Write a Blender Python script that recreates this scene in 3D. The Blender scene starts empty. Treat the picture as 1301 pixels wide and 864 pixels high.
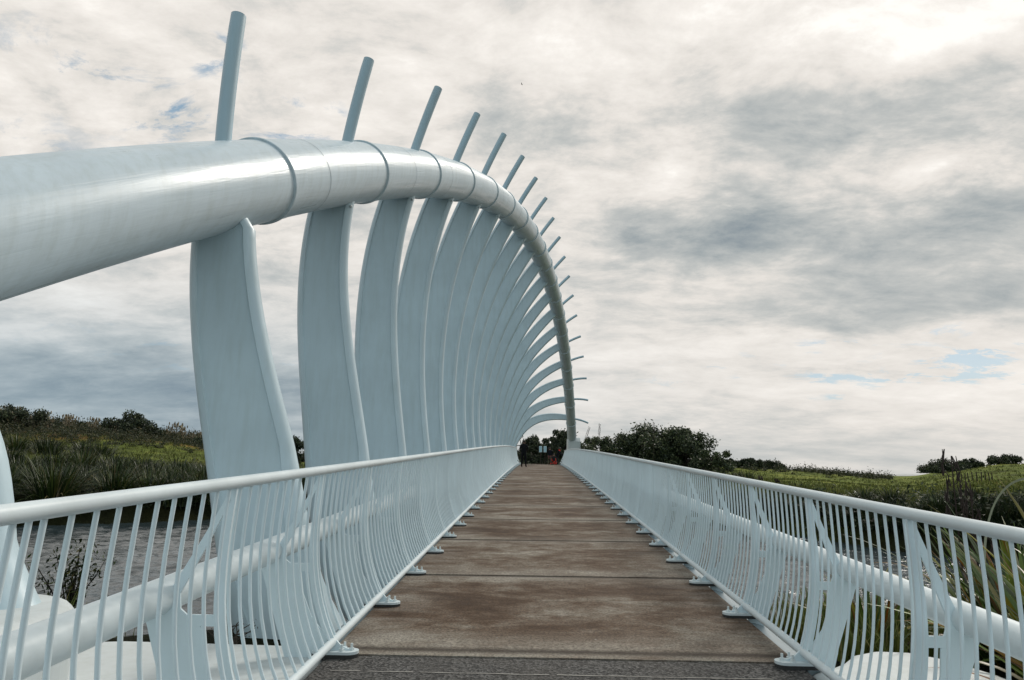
import bpy, bmesh, math, random
import numpy as np
from mathutils import Vector, Matrix
random.seed(7); rng = np.random.default_rng(11)
R_ = math.radians
sc = bpy.context.scene
col = sc.collection

# ------------------------------------------------------------------ camera
W0 = 1301.0
F_, YAW, PITCH, ROLL, H_CAM = 890.5, .03769, .18407, .00946, 1.642
cy, sy, cp, sp_ = math.cos(YAW), math.sin(YAW), math.cos(PITCH), math.sin(PITCH)
Fv = Vector((-sy*cp, cy*cp, sp_)); Rv = Vector((cy, sy, 0)); Uv = Rv.cross(Fv)
cr, sr = math.cos(ROLL), math.sin(ROLL)
R2 = Rv*cr + Uv*sr; U2 = -Rv*sr + Uv*cr
cam_d = bpy.data.cameras.new('camera'); cam = bpy.data.objects.new('camera', cam_d); col.objects.link(cam)
cam.matrix_world = Matrix(((R2.x, U2.x, -Fv.x, 0), (R2.y, U2.y, -Fv.y, 0), (R2.z, U2.z, -Fv.z, H_CAM), (0, 0, 0, 1)))
cam_d.sensor_width = 36; cam_d.lens = F_/W0*36; cam_d.clip_end = 60000; cam_d.clip_start = .05
sc.camera = cam
sc.view_settings.view_transform = 'Standard'; sc.view_settings.look = 'None'
sc.view_settings.exposure = 0; sc.view_settings.gamma = 1
sc.cycles.max_bounces = 8; sc.cycles.transparent_max_bounces = 8

# ------------------------------------------------------------------ helpers
def tag(o, label=None, cat=None, group=None, kind=None):
    if label: o['label'] = label
    if cat: o['category'] = cat
    if group: o['group'] = group
    if kind: o['kind'] = kind
    return o
def empty(name, loc=(0, 0, 0), rz=0):
    o = bpy.data.objects.new(name, None); col.objects.link(o); o.location = loc; o.rotation_euler = (0, 0, rz)
    o.empty_display_size = .2
    return o
class MB:
    def __init__(s): s.v = []; s.f = []; s.uv = []; s.mi = []; s.m = 0; s.sm = []
    def add(s, vs, fs, uvs=None, smooth=False):
        b = len(s.v); s.v += [tuple(v) for v in vs]
        for i, f in enumerate(fs):
            s.f.append(tuple(b+j for j in f)); s.uv.append(uvs[i] if uvs else None); s.mi.append(s.m); s.sm.append(smooth)
    def box(s, x0, x1, y0, y1, z0, z1):
        s.add([(x, y, z) for x in (x0, x1) for y in (y0, y1) for z in (z0, z1)],
              [(0, 1, 3, 2), (4, 6, 7, 5), (0, 4, 5, 1), (2, 3, 7, 6), (0, 2, 6, 4), (1, 5, 7, 3)])
    def tube(s, pts, r, n=12, cap=True, up=None):
        pts = [Vector(p) for p in pts]; N = len(pts)
        rs = r if hasattr(r, '__len__') else [r]*N
        rings = []; L = 0; Ls = []
        a0 = None
        for i, p in enumerate(pts):
            t = (pts[min(i+1, N-1)] - pts[max(i-1, 0)]).normalized()
            if a0 is None:
                u = Vector(up) if up else (Vector((0, 0, 1)) if abs(t.z) < .9 else Vector((1, 0, 0)))
                a0 = (u - t*u.dot(t)).normalized()
            else: a0 = (a0 - t*a0.dot(t)).normalized()
            b0 = t.cross(a0)
            rings.append([p + (a0*math.cos(2*math.pi*k/n) + b0*math.sin(2*math.pi*k/n))*rs[i] for k in range(n)])
            if i: L += (p-pts[i-1]).length
            Ls.append(L)
        vs = [v for r_ in rings for v in r_]; fs = []; uvs = []
        for i in range(N-1):
            for k in range(n):
                fs.append((i*n+k, i*n+(k+1) % n, (i+1)*n+(k+1) % n, (i+1)*n+k))
                uvs.append(((Ls[i], k/n), (Ls[i], (k+1)/n), (Ls[i+1], (k+1)/n), (Ls[i+1], k/n)))
        s.add(vs, fs, uvs, True)
        if cap:
            s.add(rings[0], [tuple(reversed(range(n)))]); s.add(rings[-1], [tuple(range(n))])
    def prism_xz(s, poly, y, th):       # polygon in x,z extruded along y
        n = len(poly)
        vs = [(p[0], y-th/2, p[1]) for p in poly]+[(p[0], y+th/2, p[1]) for p in poly]
        s.add(vs, [tuple(range(n)), tuple(reversed(range(n, 2*n)))]+[(i, i+n, (i+1) % n+n, (i+1) % n) for i in range(n)])
    def prism_xy(s, poly, z0, z1):
        n = len(poly)
        vs = [(p[0], p[1], z0) for p in poly]+[(p[0], p[1], z1) for p in poly]
        s.add(vs, [tuple(reversed(range(n))), tuple(range(n, 2*n))]+[(i, (i+1) % n, (i+1) % n+n, i+n) for i in range(n)])
    def ball(s, c, r, sc_=(1, 1, 1), n=8):
        vs = []; fs = []
        for i in range(1, n):
            th = math.pi*i/n
            for k in range(n*2): ph = math.pi*k/n; vs.append((c[0]+r*sc_[0]*math.sin(th)*math.cos(ph), c[1]+r*sc_[1]*math.sin(th)*math.sin(ph), c[2]+r*sc_[2]*math.cos(th)))
        m = n*2; vs += [(c[0], c[1], c[2]+r*sc_[2]), (c[0], c[1], c[2]-r*sc_[2])]
        for i in range(n-2):
            for k in range(m): fs.append((i*m+k, (i+1)*m+k, (i+1)*m+(k+1) % m, i*m+(k+1) % m))
        for k in range(m): fs.append((len(vs)-2, k, (k+1) % m)); fs.append((len(vs)-1, (n-2)*m+(k+1) % m, (n-2)*m+k))
        s.add(vs, fs, None, True)
    def mesh(s, name, mats):
        me = bpy.data.meshes.new(name); me.from_pydata(s.v, [], s.f)
        for m in (mats if isinstance(mats, (list, tuple)) else [mats]): me.materials.append(m)
        me.polygons.foreach_set('use_smooth', s.sm); me.polygons.foreach_set('material_index', s.mi)
        if any(u for u in s.uv):
            ul = me.uv_layers.new(name='UVMap'); d = []
            for f, u in zip(s.f, s.uv): d += [c for q in (u if u else [(0, 0)]*len(f)) for c in q]
            ul.data.foreach_set('uv', d)
        me.update(); return me
    def build(s, name, mats, parent=None, bevel=0, loc=None):
        o = bpy.data.objects.new(name, s.mesh(name, mats)); col.objects.link(o)
        if parent: o.parent = parent
        if loc: o.location = loc
        if bevel:
            b = o.modifiers.new('bevel', 'BEVEL'); b.width = bevel; b.segments = 3; b.limit_method = 'ANGLE'; b.angle_limit = R_(40)
            for p in o.data.polygons: p.use_smooth = True
            w = o.modifiers.new('wn', 'WEIGHTED_NORMAL'); w.keep_sharp = True
        return o
def np_mesh(name, V, Fq, mat, smooth=False):
    me = bpy.data.meshes.new(name); V = np.asarray(V, np.float32); Fq = np.asarray(Fq, np.int32); k = Fq.shape[1]
    me.vertices.add(len(V)); me.vertices.foreach_set('co', V.ravel())
    me.loops.add(Fq.size); me.loops.foreach_set('vertex_index', Fq.ravel())
    me.polygons.add(len(Fq)); me.polygons.foreach_set('loop_start', np.arange(0, Fq.size, k, dtype=np.int32))
    me.polygons.foreach_set('loop_total', np.full(len(Fq), k, np.int32))
    me.polygons.foreach_set('use_smooth', np.full(len(Fq), smooth, bool))
    for m in (mat if isinstance(mat, (list, tuple)) else [mat]): me.materials.append(m)
    me.update(calc_edges=True); return me
def link(name, me, parent=None, loc=None, rz=0, s=1):
    o = bpy.data.objects.new(name, me); col.objects.link(o)
    if parent: o.parent = parent
    if loc is not None: o.location = loc
    o.rotation_euler = (0, 0, rz); o.scale = (s, s, s)
    return o

# ------------------------------------------------------------------ materials
def mat(name):
    m = bpy.data.materials.new(name); m.use_nodes = True; nt = m.node_tree
    return m, nt, nt.nodes['Principled BSDF']
def N(nt, t, **kw):
    n = nt.nodes.new(t)
    for k, v in kw.items():
        if k.startswith('i_'): n.inputs[k[2:].replace('_', ' ')].default_value = v
        else: setattr(n, k, v)
    return n
def noise(nt, vec, scale, detail=4, rough=.55, dist=0):
    n = N(nt, 'ShaderNodeTexNoise'); n.inputs['Scale'].default_value = scale; n.inputs['Detail'].default_value = detail
    n.inputs['Roughness'].default_value = rough; n.inputs['Distortion'].default_value = dist
    if vec is not None: nt.links.new(vec, n.inputs['Vector'])
    return n.outputs['Fac']
def ramp(nt, fac, stops):
    r = N(nt, 'ShaderNodeValToRGB'); e = r.color_ramp.elements
    while len(e) < len(stops): e.new(.5)
    for k, (p, c) in enumerate(stops):
        e[k].position = p; e[k].color = (*c, 1) if hasattr(c, '__len__') else (c, c, c, 1)
    nt.links.new(fac, r.inputs['Fac']); return r.outputs['Color']
def mixc(nt, f, a, b, mode='MIX'):
    m = N(nt, 'ShaderNodeMix', data_type='RGBA', blend_type=mode)
    for key, v in ((0, f), (6, a), (7, b)):
        if isinstance(v, bpy.types.NodeSocket): nt.links.new(v, m.inputs[key])
        elif hasattr(v, '__len__'): m.inputs[key].default_value = (*v, 1)
        elif key == 0: m.inputs[0].default_value = v
        else: m.inputs[key].default_value = (v, v, v, 1)
    return m.outputs[2]
def maths(nt, op, a, b=None, c=None):
    m = N(nt, 'ShaderNodeMath', operation=op)
    for i, v in enumerate((a, b, c)):
        if v is None: continue
        if isinstance(v, bpy.types.NodeSocket): nt.links.new(v, m.inputs[i])
        else: m.inputs[i].default_value = v
    return m.outputs[0]
def mapping(nt, src, scale):
    m = N(nt, 'ShaderNodeMapping'); m.inputs['Scale'].default_value = scale; nt.links.new(src, m.inputs['Vector']); return m.outputs[0]
def bump(nt, b, h, strength, dist):
    n = N(nt, 'ShaderNodeBump'); n.inputs['Strength'].default_value = strength; n.inputs['Distance'].default_value = dist
    nt.links.new(h, n.inputs['Height']); nt.links.new(n.outputs[0], b.inputs['Normal']); return n
def geo_pos(nt): return N(nt, 'ShaderNodeNewGeometry').outputs['Position']

def paint(name, c, rough=.42, uvstreak=False, grime=.25):
    m, nt, b = mat(name); p = geo_pos(nt)
    n1 = noise(nt, p, 1.3, 5, .6); n2 = noise(nt, mapping(nt, p, (6, 6, .7)), 1.6, 5, .65)
    dirty = ramp(nt, n2, [(.44, 0), (.75, 1)])
    c1 = mixc(nt, ramp(nt, n1, [(.35, 0), (.7, 1)]), [x*.90 for x in c], c)
    c2 = mixc(nt, maths(nt, 'MULTIPLY', dirty, grime), c1, (c[0]*.68, c[1]*.68, c[2]*.62))
    nt.links.new(c2, b.inputs['Base Color'])
    fine = noise(nt, p, 28, 4, .6)
    if uvstreak:
        uv = N(nt, 'ShaderNodeUVMap').outputs[0]
        s1 = noise(nt, mapping(nt, uv, (.45, 34, 1)), 1, 5, .6, .3); s2 = noise(nt, mapping(nt, uv, (2.5, 110, 1)), 1, 4, .6)
        hgt = maths(nt, 'ADD', maths(nt, 'MULTIPLY', s1, .75), maths(nt, 'MULTIPLY', s2, .25))
        nt.links.new(ramp(nt, s1, [(.3, rough-.12), (.7, rough+.13)]), b.inputs['Roughness'])
        bump(nt, b, hgt, .55, .010)
    else:
        nt.links.new(ramp(nt, n1, [(.3, rough-.07), (.7, rough+.1)]), b.inputs['Roughness'])
        bump(nt, b, fine, .12, .004)
    b.inputs['Specular IOR Level'].default_value = .5
    return m
WHITE = (.68, .74, .76)
m_paint = paint('white_paint', WHITE)
m_rib = paint('rib_paint', (.55, .68, .74), .36, grime=.34)
m_pipe = paint('arch_paint', (.60, .70, .76), .36, uvstreak=True, grime=.45)
m_rail = paint('rail_paint', (.66, .74, .77), .36, grime=.2)
m_beam = paint('beam_shade_seam_paint', (.24, .31, .35), .5, grime=.6)  # edge beam darkened in colour and grime for railing shade; weld seams share it
m_bar = paint('baluster_paint', (.69, .81, .86), .38, grime=.2)
m_spike = paint('spike_paint', (.40, .55, .63), .4)
m_ledge = paint('ledge_paint', (.60, .65, .66), .55, grime=.4)

def simple(name, c, rough=.6, var=.25, scale=20, metal=0):
    m, nt, b = mat(name); n = noise(nt, geo_pos(nt), scale, 4)
    nt.links.new(mixc(nt, n, [x*(1-var) for x in c], [min(1, x*(1+var)) for x in c]), b.inputs['Base Color'])
    b.inputs['Roughness'].default_value = rough; b.inputs['Metallic'].default_value = metal
    if rough > .75: b.inputs['Specular IOR Level'].default_value = .15
    return m
m_bolt = simple('bolt_paint', (.62, .68, .69), .45)
m_gap = simple('dark_gap', (.03, .03, .028), .9)
m_shade_packer = simple('shade_packer', (.05, .05, .05), .8)  # near-black packer under each foot plate also stands in for contact shade

# concrete deck
def deck_mat():
    m, nt, b = mat('deck_concrete'); p = geo_pos(nt)
    sx = N(nt, 'ShaderNodeSeparateXYZ'); nt.links.new(p, sx.inputs[0]); X, Y = sx.outputs[0], sx.outputs[1]
    big = noise(nt, mapping(nt, p, (.6, 1.0, 1)), 1.1, 9, .70, .35)
    mid = noise(nt, mapping(nt, p, (1.8, 2.6, 1)), 2.0, 8, .70, .2)
    fine = noise(nt, p, 45, 5, .7); grain = noise(nt, p, 260, 3, .7)
    # position inside a 3.06 m panel: pale towards the joints, rust brown in the middle
    w = maths(nt, 'ADD', Y, maths(nt, 'MULTIPLY', maths(nt, 'SUBTRACT', mid, .5), .9))
    fr = maths(nt, 'FRACT', maths(nt, 'DIVIDE', maths(nt, 'SUBTRACT', w, 5.87), 3.059))
    tri = maths(nt, 'ABSOLUTE', maths(nt, 'SUBTRACT', fr, .5))
    edge = ramp(nt, tri, [(.30, 0), (.49, 1)])
    base = ramp(nt, maths(nt, 'ADD', maths(nt, 'MULTIPLY', big, .7), maths(nt, 'MULTIPLY', mid, .3)),
                [(.40, (.050, .028, .015)), (.455, (.082, .052, .032)), (.505, (.122, .090, .066)), (.55, (.170, .143, .113)), (.61, (.26, .235, .20))])
    cpale = mixc(nt, maths(nt, 'MULTIPLY', edge, maths(nt, 'MULTIPLY', ramp(nt, big, [(.3, .15), (.65, 1)]), .75)), base, (.27, .25, .215))
    # clean streaks reaching in from the deck edges
    ax = maths(nt, 'ABSOLUTE', maths(nt, 'SUBTRACT', X, .17))
    side = maths(nt, 'MULTIPLY', ramp(nt, maths(nt, 'DIVIDE', ax, 2), [(.5, 0), (.92, 1)]), ramp(nt, noise(nt, mapping(nt, p, (.7, 4, 1)), 1.5, 5), [(.42, 0), (.62, 1)]))
    c = mixc(nt, maths(nt, 'MULTIPLY', side, .45), cpale, (.26, .245, .22))
    c = mixc(nt, .85, c, ramp(nt, fine, [(.36, .45), (.64, 1.5)]), 'MULTIPLY')
    c = mixc(nt, .6, c, ramp(nt, grain, [(.36, .5), (.64, 1.5)]), 'MULTIPLY')
    jd = ramp(nt, maths(nt, 'ABSOLUTE', maths(nt, 'SUBTRACT', maths(nt, 'FRACT', maths(nt, 'ADD', maths(nt, 'DIVIDE', maths(nt, 'SUBTRACT', maths(nt, 'ADD', Y, maths(nt, 'MULTIPLY', mid, .10)), 5.87+.03), 3.059), .5)), .5)), [(.006, 1), (.030, 0)])
    c = mixc(nt, maths(nt, 'MULTIPLY', jd, .75), c, (.022, .014, .010))
    # pale droppings / chips
    vor = N(nt, 'ShaderNodeTexVoronoi'); vor.inputs['Scale'].default_value = 2.6; nt.links.new(p, vor.inputs['Vector'])
    sp = ramp(nt, maths(nt, 'ADD', vor.outputs['Distance'], maths(nt, 'MULTIPLY', mid, .10)), [(.066, 1), (.078, 0)])
    c = mixc(nt, maths(nt, 'MULTIPLY', sp, .6), c, (.42, .41, .38))
    nt.links.new(c, b.inputs['Base Color'])
    nt.links.new(ramp(nt, big, [(.3, .6), (.7, .9)]), b.inputs['Roughness']); b.inputs['Specular IOR Level'].default_value = .15
    bump(nt, b, maths(nt, 'ADD', fine, maths(nt, 'MULTIPLY', grain, .6)), .5, .006)
    return m
m_deck = deck_mat()
def asphalt():
    m, nt, b = mat('asphalt'); p = geo_pos(nt)
    g = noise(nt, p, 90, 4, .75); v = N(nt, 'ShaderNodeTexVoronoi'); v.inputs['Scale'].default_value = 58; nt.links.new(p, v.inputs['Vector'])
    c = mixc(nt, ramp(nt, v.outputs['Color'], [(.25, 0), (.95, 1)]), (.010, .010, .010), (.17, .165, .16))
    c = mixc(nt, ramp(nt, noise(nt, p, 2.2, 5), [(.4, 0), (.7, .5)]), c, (.075, .068, .060))
    nt.links.new(c, b.inputs['Base Color']); b.inputs['Roughness'].default_value = .85
    bump(nt, b, maths(nt, 'ADD', g, v.outputs['Distance']), .9, .012); return m
m_asph = asphalt()
def path_mat():
    m, nt, b = mat('path_far'); p = geo_pos(nt)
    nt.links.new(mixc(nt, noise(nt, p, 3, 6), (.14, .115, .09), (.26, .235, .2)), b.inputs['Base Color']); b.inputs['Roughness'].default_value = .85
    bump(nt, b, noise(nt, p, 60, 4), .4, .006); return m
m_path = path_mat()
def water():
    m, nt, b = mat('river_water'); p = geo_pos(nt)
    b.inputs['Base Color'].default_value = (.028, .042, .048, 1); b.inputs['Roughness'].default_value = .04
    b.inputs['IOR'].default_value = 1.33
    a = noise(nt, mapping(nt, p, (.8, 1.5, 1)), 7, 4, .6, .5); c = noise(nt, p, 3, 3, .5)
    bump(nt, b, maths(nt, 'ADD', a, maths(nt, 'MULTIPLY', c, .8)), .6, .03); return m
m_water = water()
def sea():
    m, nt, b = mat('sea_water'); b.inputs['Base Color'].default_value = (.10, .13, .14, 1); b.inputs['Roughness'].default_value = .35
    bump(nt, b, noise(nt, geo_pos(nt), .2, 4), .6, .5); return m
m_sea = sea()
def ground():
    m, nt, b = mat('meadow_ground'); p = geo_pos(nt)
    a = N(nt, 'ShaderNodeVertexColor'); a.layer_name = 'zone'
    n1 = noise(nt, p, .22, 7, .65, .4); n2 = noise(nt, p, 1.4, 6, .7); n3 = noise(nt, p, 14, 5, .7)
    c = mixc(nt, 1, a.outputs[0], ramp(nt, n1, [(.30, (.35, .36, .34)), (.5, (.95, 1, .9)), (.68, (1.75, 1.5, 1.3))]), 'MULTIPLY')
    c = mixc(nt, .9, c, ramp(nt, n2, [(.33, (.5, .52, .52)), (.6, (1.2, 1.2, 1.15))]), 'MULTIPLY')
    c = mixc(nt, .8, c, ramp(nt, n3, [(.35, .7), (.65, 1.2)]), 'MULTIPLY')
    nt.links.new(c, b.inputs['Base Color']); b.inputs['Roughness'].default_value = .95; b.inputs['Specular IOR Level'].default_value = .1
    bump(nt, b, maths(nt, 'ADD', n2, maths(nt, 'MULTIPLY', n3, .25)), 1, .5); return m
m_ground = ground()
def leaf(name, stops, rough=.5, spec=.4, trans=.12):
    m, nt, b = mat(name); g = N(nt, 'ShaderNodeNewGeometry'); oi = N(nt, 'ShaderNodeObjectInfo')
    r = maths(nt, 'FRACT', maths(nt, 'ADD', g.outputs['Random Per Island'], maths(nt, 'MULTIPLY', oi.outputs['Random'], .17)))
    c = ramp(nt, r, stops)
    cl = noise(nt, g.outputs['Position'], .9, 3)
    c = mixc(nt, .8, c, ramp(nt, cl, [(.32, (.45, .5, .5)), (.66, (1.35, 1.3, 1.15))]), 'MULTIPLY')
    nt.links.new(c, b.inputs['Base Color'])
    b.inputs['Roughness'].default_value = rough; b.inputs['Specular IOR Level'].default_value = spec
    if trans:
        t = N(nt, 'ShaderNodeBsdfTranslucent'); nt.links.new(c, t.inputs[0])
        mx = N(nt, 'ShaderNodeMixShader'); mx.inputs[0].default_value = trans
        nt.links.new(b.outputs[0], mx.inputs[1]); nt.links.new(t.outputs[0], mx.inputs[2]); nt.links.new(mx.outputs[0], nt.nodes['Material Output'].inputs[0])
    return m
m_flax = leaf('flax_leaf', [(0, (.009, .018, .006)), (.45, (.028, .050, .012)), (.8, (.060, .092, .022)), (.93, (.12, .11, .035)), (1, (.19, .15, .09))], .45, .32)
m_flaxdark = leaf('flax_leaf_dark', [(0, (.008, .015, .007)), (.5, (.020, .036, .014)), (.85, (.045, .070, .024)), (.97, (.09, .09, .04)), (1, (.14, .12, .07))], .40, .42)
m_flaxnear = leaf('flax_leaf_near', [(0, (.022, .042, .012)), (.4, (.065, .12, .022)), (.70, (.13, .19, .035)), (.80, (.22, .20, .03)), (.87, (.22, .085, .015)), (.92, (.08, .03, .012)), (1, (.36, .36, .22))], .42, .45, .2)
m_tree = leaf('tree_leaf', [(0, (.016, .028, .016)), (.5, (.045, .066, .032)), (.85, (.095, .120, .056)), (1, (.18, .20, .10))], .5, .35)
m_treefar = leaf('tree_leaf_far', [(0, (.012, .022, .014)), (.6, (.036, .052, .030)), (1, (.10, .12, .06))], .6, .3)
m_scrub = leaf('scrub_leaf', [(0, (.014, .024, .012)), (.5, (.034, .046, .020)), (.85, (.070, .072, .030)), (1, (.12, .10, .055))], .6, .3)
m_plume = leaf('plume', [(0, (.16, .13, .09)), (.5, (.27, .23, .17)), (1, (.42, .37, .29))], .8, .1)
m_grass = leaf('grass_blade', [(0, (.050, .070, .016)), (.5, (.105, .130, .028)), (.85, (.15, .16, .04)), (1, (.22, .19, .08))], .6, .2)
m_bark = simple('bark', (.05, .042, .035), .9)
m_stalk = simple('seed_stalk', (.05, .038, .034), .8)

# ------------------------------------------------------------------ world
def world():
    w = bpy.data.worlds.new('World'); sc.world = w; w.use_nodes = True; nt = w.node_tree
    bg = nt.nodes['Background']; L = nt.links
    sky = N(nt, 'ShaderNodeTexSky', sky_type='NISHITA'); sky.sun_disc = False
    sky.sun_elevation = R_(42); sky.sun_rotation = R_(38); sky.air_density = 1; sky.dust_density = 1.5; sky.ozone_density = 1.5
    tc = N(nt, 'ShaderNodeTexCoord').outputs['Generated']
    nrm = N(nt, 'ShaderNodeVectorMath', operation='NORMALIZE'); L.new(tc, nrm.inputs[0])
    s = N(nt, 'ShaderNodeSeparateXYZ'); L.new(nrm.outputs[0], s.inputs[0]); x, y, z = s.outputs
    zc = maths(nt, 'ADD', maths(nt, 'MAXIMUM', z, 0), .20)
    cmb = N(nt, 'ShaderNodeCombineXYZ'); L.new(maths(nt, 'DIVIDE', x, zc), cmb.inputs[0]); L.new(maths(nt, 'DIVIDE', y, zc), cmb.inputs[1])
    P = cmb.outputs[0]
    wx = noise(nt, P, 1.4, 5, .6); wy = noise(nt, mapping(nt, P, (1, 1.1, 1)), 2.1, 5, .6)
    big = noise(nt, mapping(nt, P, (.62, 1.0, 1)), 1.15, 7, .60, .25)
    det = noise(nt, mapping(nt, P, (1.5, 2.0, 1)), 2.1, 10, .66, .25)
    puff = noise(nt, mapping(nt, P, (1.2, 1.7, 1)), 5.2, 8, .62, .3)
    az = maths(nt, 'DEGREES', maths(nt, 'ARCTAN2', x, y)) if False else maths(nt, 'MULTIPLY', maths(nt, 'ARCTAN2', x, y), 57.2958)
    el = maths(nt, 'MULTIPLY', maths(nt, 'ARCSINE', z), 57.2958)
    azw = maths(nt, 'ADD', az, maths(nt, 'MULTIPLY', maths(nt, 'SUBTRACT', wx, .5), 22))
    elw = maths(nt, 'ADD', el, maths(nt, 'MULTIPLY', maths(nt, 'SUBTRACT', wy, .5), 7.5))
    def blob(a, e, sa, se, amp, aw=azw, ew=elw):
        dx = maths(nt, 'DIVIDE', maths(nt, 'SUBTRACT', aw, a), sa); dy = maths(nt, 'DIVIDE', maths(nt, 'SUBTRACT', ew, e), se)
        r = maths(nt, 'ADD', maths(nt, 'MULTIPLY', dx, dx), maths(nt, 'MULTIPLY', dy, dy))
        return maths(nt, 'MULTIPLY', maths(nt, 'EXPONENT', maths(nt, 'MULTIPLY', r, -1)), amp)
    blobs = BLOBS
    lo = maths(nt, 'ADD', .22, maths(nt, 'MULTIPLY', maths(nt, 'MINIMUM', maths(nt, 'MAXIMUM', maths(nt, 'DIVIDE', el, 20), 0), 1), .78))
    B = maths(nt, 'ADD', .655, maths(nt, 'MULTIPLY', maths(nt, 'SUBTRACT', big, .5), .55))
    B = maths(nt, 'ADD', B, maths(nt, 'MULTIPLY', maths(nt, 'MULTIPLY', maths(nt, 'SUBTRACT', det, .5), 1.2), lo))
    B = maths(nt, 'ADD', B, maths(nt, 'MULTIPLY', maths(nt, 'MULTIPLY', maths(nt, 'SUBTRACT', puff, .5), .5), maths(nt, 'MULTIPLY', lo, lo)))
    for bl in blobs: B = maths(nt, 'ADD', B, blob(*bl))
    cloud = ramp(nt, B, [(.10, (.20, .25, .29)), (.32, (.36, .395, .405)), (.52, (.53, .54, .525)), (.70, (.75, .715, .67)), (.88, (.88, .84, .79)), (1, (1, .97, .92))])
    # left low sky is bluer
    left = maths(nt, 'ADD', blob(-38, 4, 32, 8.5, .75, az, el), 0)
    cloud = mixc(nt, left, cloud, mixc(nt, 1, cloud, (.66, .82, .95), 'MULTIPLY'))
    skyc = N(nt, 'ShaderNodeVectorMath', operation='SCALE'); L.new(sky.outputs[0], skyc.inputs[0]); skyc.inputs[3].default_value = .10
    blue = mixc(nt, .55, skyc.outputs[0], (.12, .34, .50))
    holes = 0
    hs = HOLES
    acc = None
    for hh in hs:
        v = blob(*hh); acc = v if acc is None else maths(nt, 'ADD', acc, v)
    rag = noise(nt, mapping(nt, P, (1.3, 1.8, 1)), 3.6, 10, .68, .4)
    hole = ramp(nt, maths(nt, 'MULTIPLY', acc, ramp(nt, rag, [(.50, 0), (.63, 1)])), [(.10, 0), (.75, .75)])
    c = mixc(nt, hole, cloud, blue)
    # blue tint added to the unseen sky behind the camera, colouring the steel
    back = maths(nt, 'MULTIPLY', maths(nt, 'MINIMUM', maths(nt, 'MAXIMUM', maths(nt, 'MULTIPLY', y, -1.4), 0), 1), .7)
    c = mixc(nt, back, c, mixc(nt, 1, c, (.70, .95, 1.14), 'MULTIPLY'))
    hz = maths(nt, 'MINIMUM', maths(nt, 'MAXIMUM', maths(nt, 'MULTIPLY', maths(nt, 'ADD', z, .01), -60), 0), 1)
    c = mixc(nt, hz, c, (.10, .12, .11))
    L.new(c, bg.inputs['Color']); bg.inputs['Strength'].default_value = 1.06
def azel(px, py):
    v = R2*((px-650.5)/F_) - U2*((py-432)/F_) + Fv
    return math.degrees(math.atan2(v.x, v.y)), math.degrees(math.atan2(v.z, math.hypot(v.x, v.y)))
def dd(px, py, wx_, wy_, amp): return (*azel(px, py), wx_/15.5, wy_/15.5, amp)
BLOBS = [dd(1220, 10, 220, 75, .38), dd(700, 40, 300, 90, .12), dd(200, 60, 330, 120, .12),
         dd(1150, 120, 280, 34, -.30), dd(880, 150, 170, 28, -.10), dd(860, 232, 90, 22, .22), dd(1220, 215, 110, 26, .12),
         dd(960, 295, 270, 34, -.20), dd(1230, 320, 150, 50, -.22), dd(820, 300, 90, 30, -.03), dd(1130, 395, 260, 22, -.12),
         dd(950, 440, 320, 28, .16), dd(1050, 505, 380, 30, .13), dd(820, 560, 260, 34, -.10), dd(1200, 575, 260, 26, -.03),
         dd(90, 350, 160, 26, .02), dd(80, 500, 300, 56, -.30), dd(360, 495, 190, 45, -.20), dd(160, 440, 200, 24, .02), dd(60, 230, 240, 50, .10)]
HOLES = [dd(110, 95, 130, 34, .9), dd(262, 52, 30, 20, 1.3), dd(370, 150, 44, 26, 1.2), dd(200, 140, 90, 26, .7), dd(20, 190, 90, 34, .5),
         dd(1240, 468, 130, 15, 2.2), dd(1150, 430, 90, 10, .9), dd(900, 480, 200, 12, .35), dd(150, 440, 260, 20, .4)]
world()
sun_d = bpy.data.lights.new('sun', 'SUN'); sun_d.energy = 1.9; sun_d.angle = R_(11); sun_d.color = (1, .93, .84)
sun = bpy.data.objects.new('sun', sun_d); col.objects.link(sun)
sa, se = R_(38), R_(42)
sdir = Vector((math.sin(sa)*math.cos(se), math.cos(sa)*math.cos(se), math.sin(se)))
sun.rotation_euler = sdir.to_track_quat('Z', 'Y').to_euler()

# ------------------------------------------------------------------ terrain
def zd(y):
    y = np.clip(y, -8, 64.5)
    return .04209*y + 8.483e-5*y**2 - 3.0518e-6*y**3
ZD = lambda y: float(zd(y))
WL = -1.25
far_bank = [(-200, 8), (-90, 12), (-45, 22), (-22, 37), (-10, 50), (0, 57), (5, 55), (9, 48), (12, 36), (14, 28), (19, 23), (32, 18), (70, 10), (200, -20)]
near_bank = [(200, -50), (80, -22), (30, -6), (15, 3), (8, 8.5), (3, 10), (-3, 9.5), (-7, 7.5), (-12, 4), (-35, -6), (-90, -22), (-200, -26)]
river = np.array(far_bank + near_bank, float)
def sdist(x, y):
    d = np.full(x.shape, 1e9); ins = np.zeros(x.shape, bool); n = len(river)
    for i in range(n):
        a = river[i]; b = river[(i+1) % n]; ab = b-a
        t = np.clip(((x-a[0])*ab[0]+(y-a[1])*ab[1])/(ab@ab), 0, 1)
        d = np.minimum(d, np.hypot(x-a[0]-t*ab[0], y-a[1]-t*ab[1]))
        cond = ((a[1] > y) != (b[1] > y)); xi = (b[0]-a[0])*(y-a[1])/((b[1]-a[1]) if b[1] != a[1] else 1e-9)+a[0]
        ins ^= cond & (x < xi)
    return np.where(ins, -d, d)
def sstep(a, b, t):
    u = np.clip((t-a)/(b-a), 0, 1); return u*u*(3-2*u)
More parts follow.
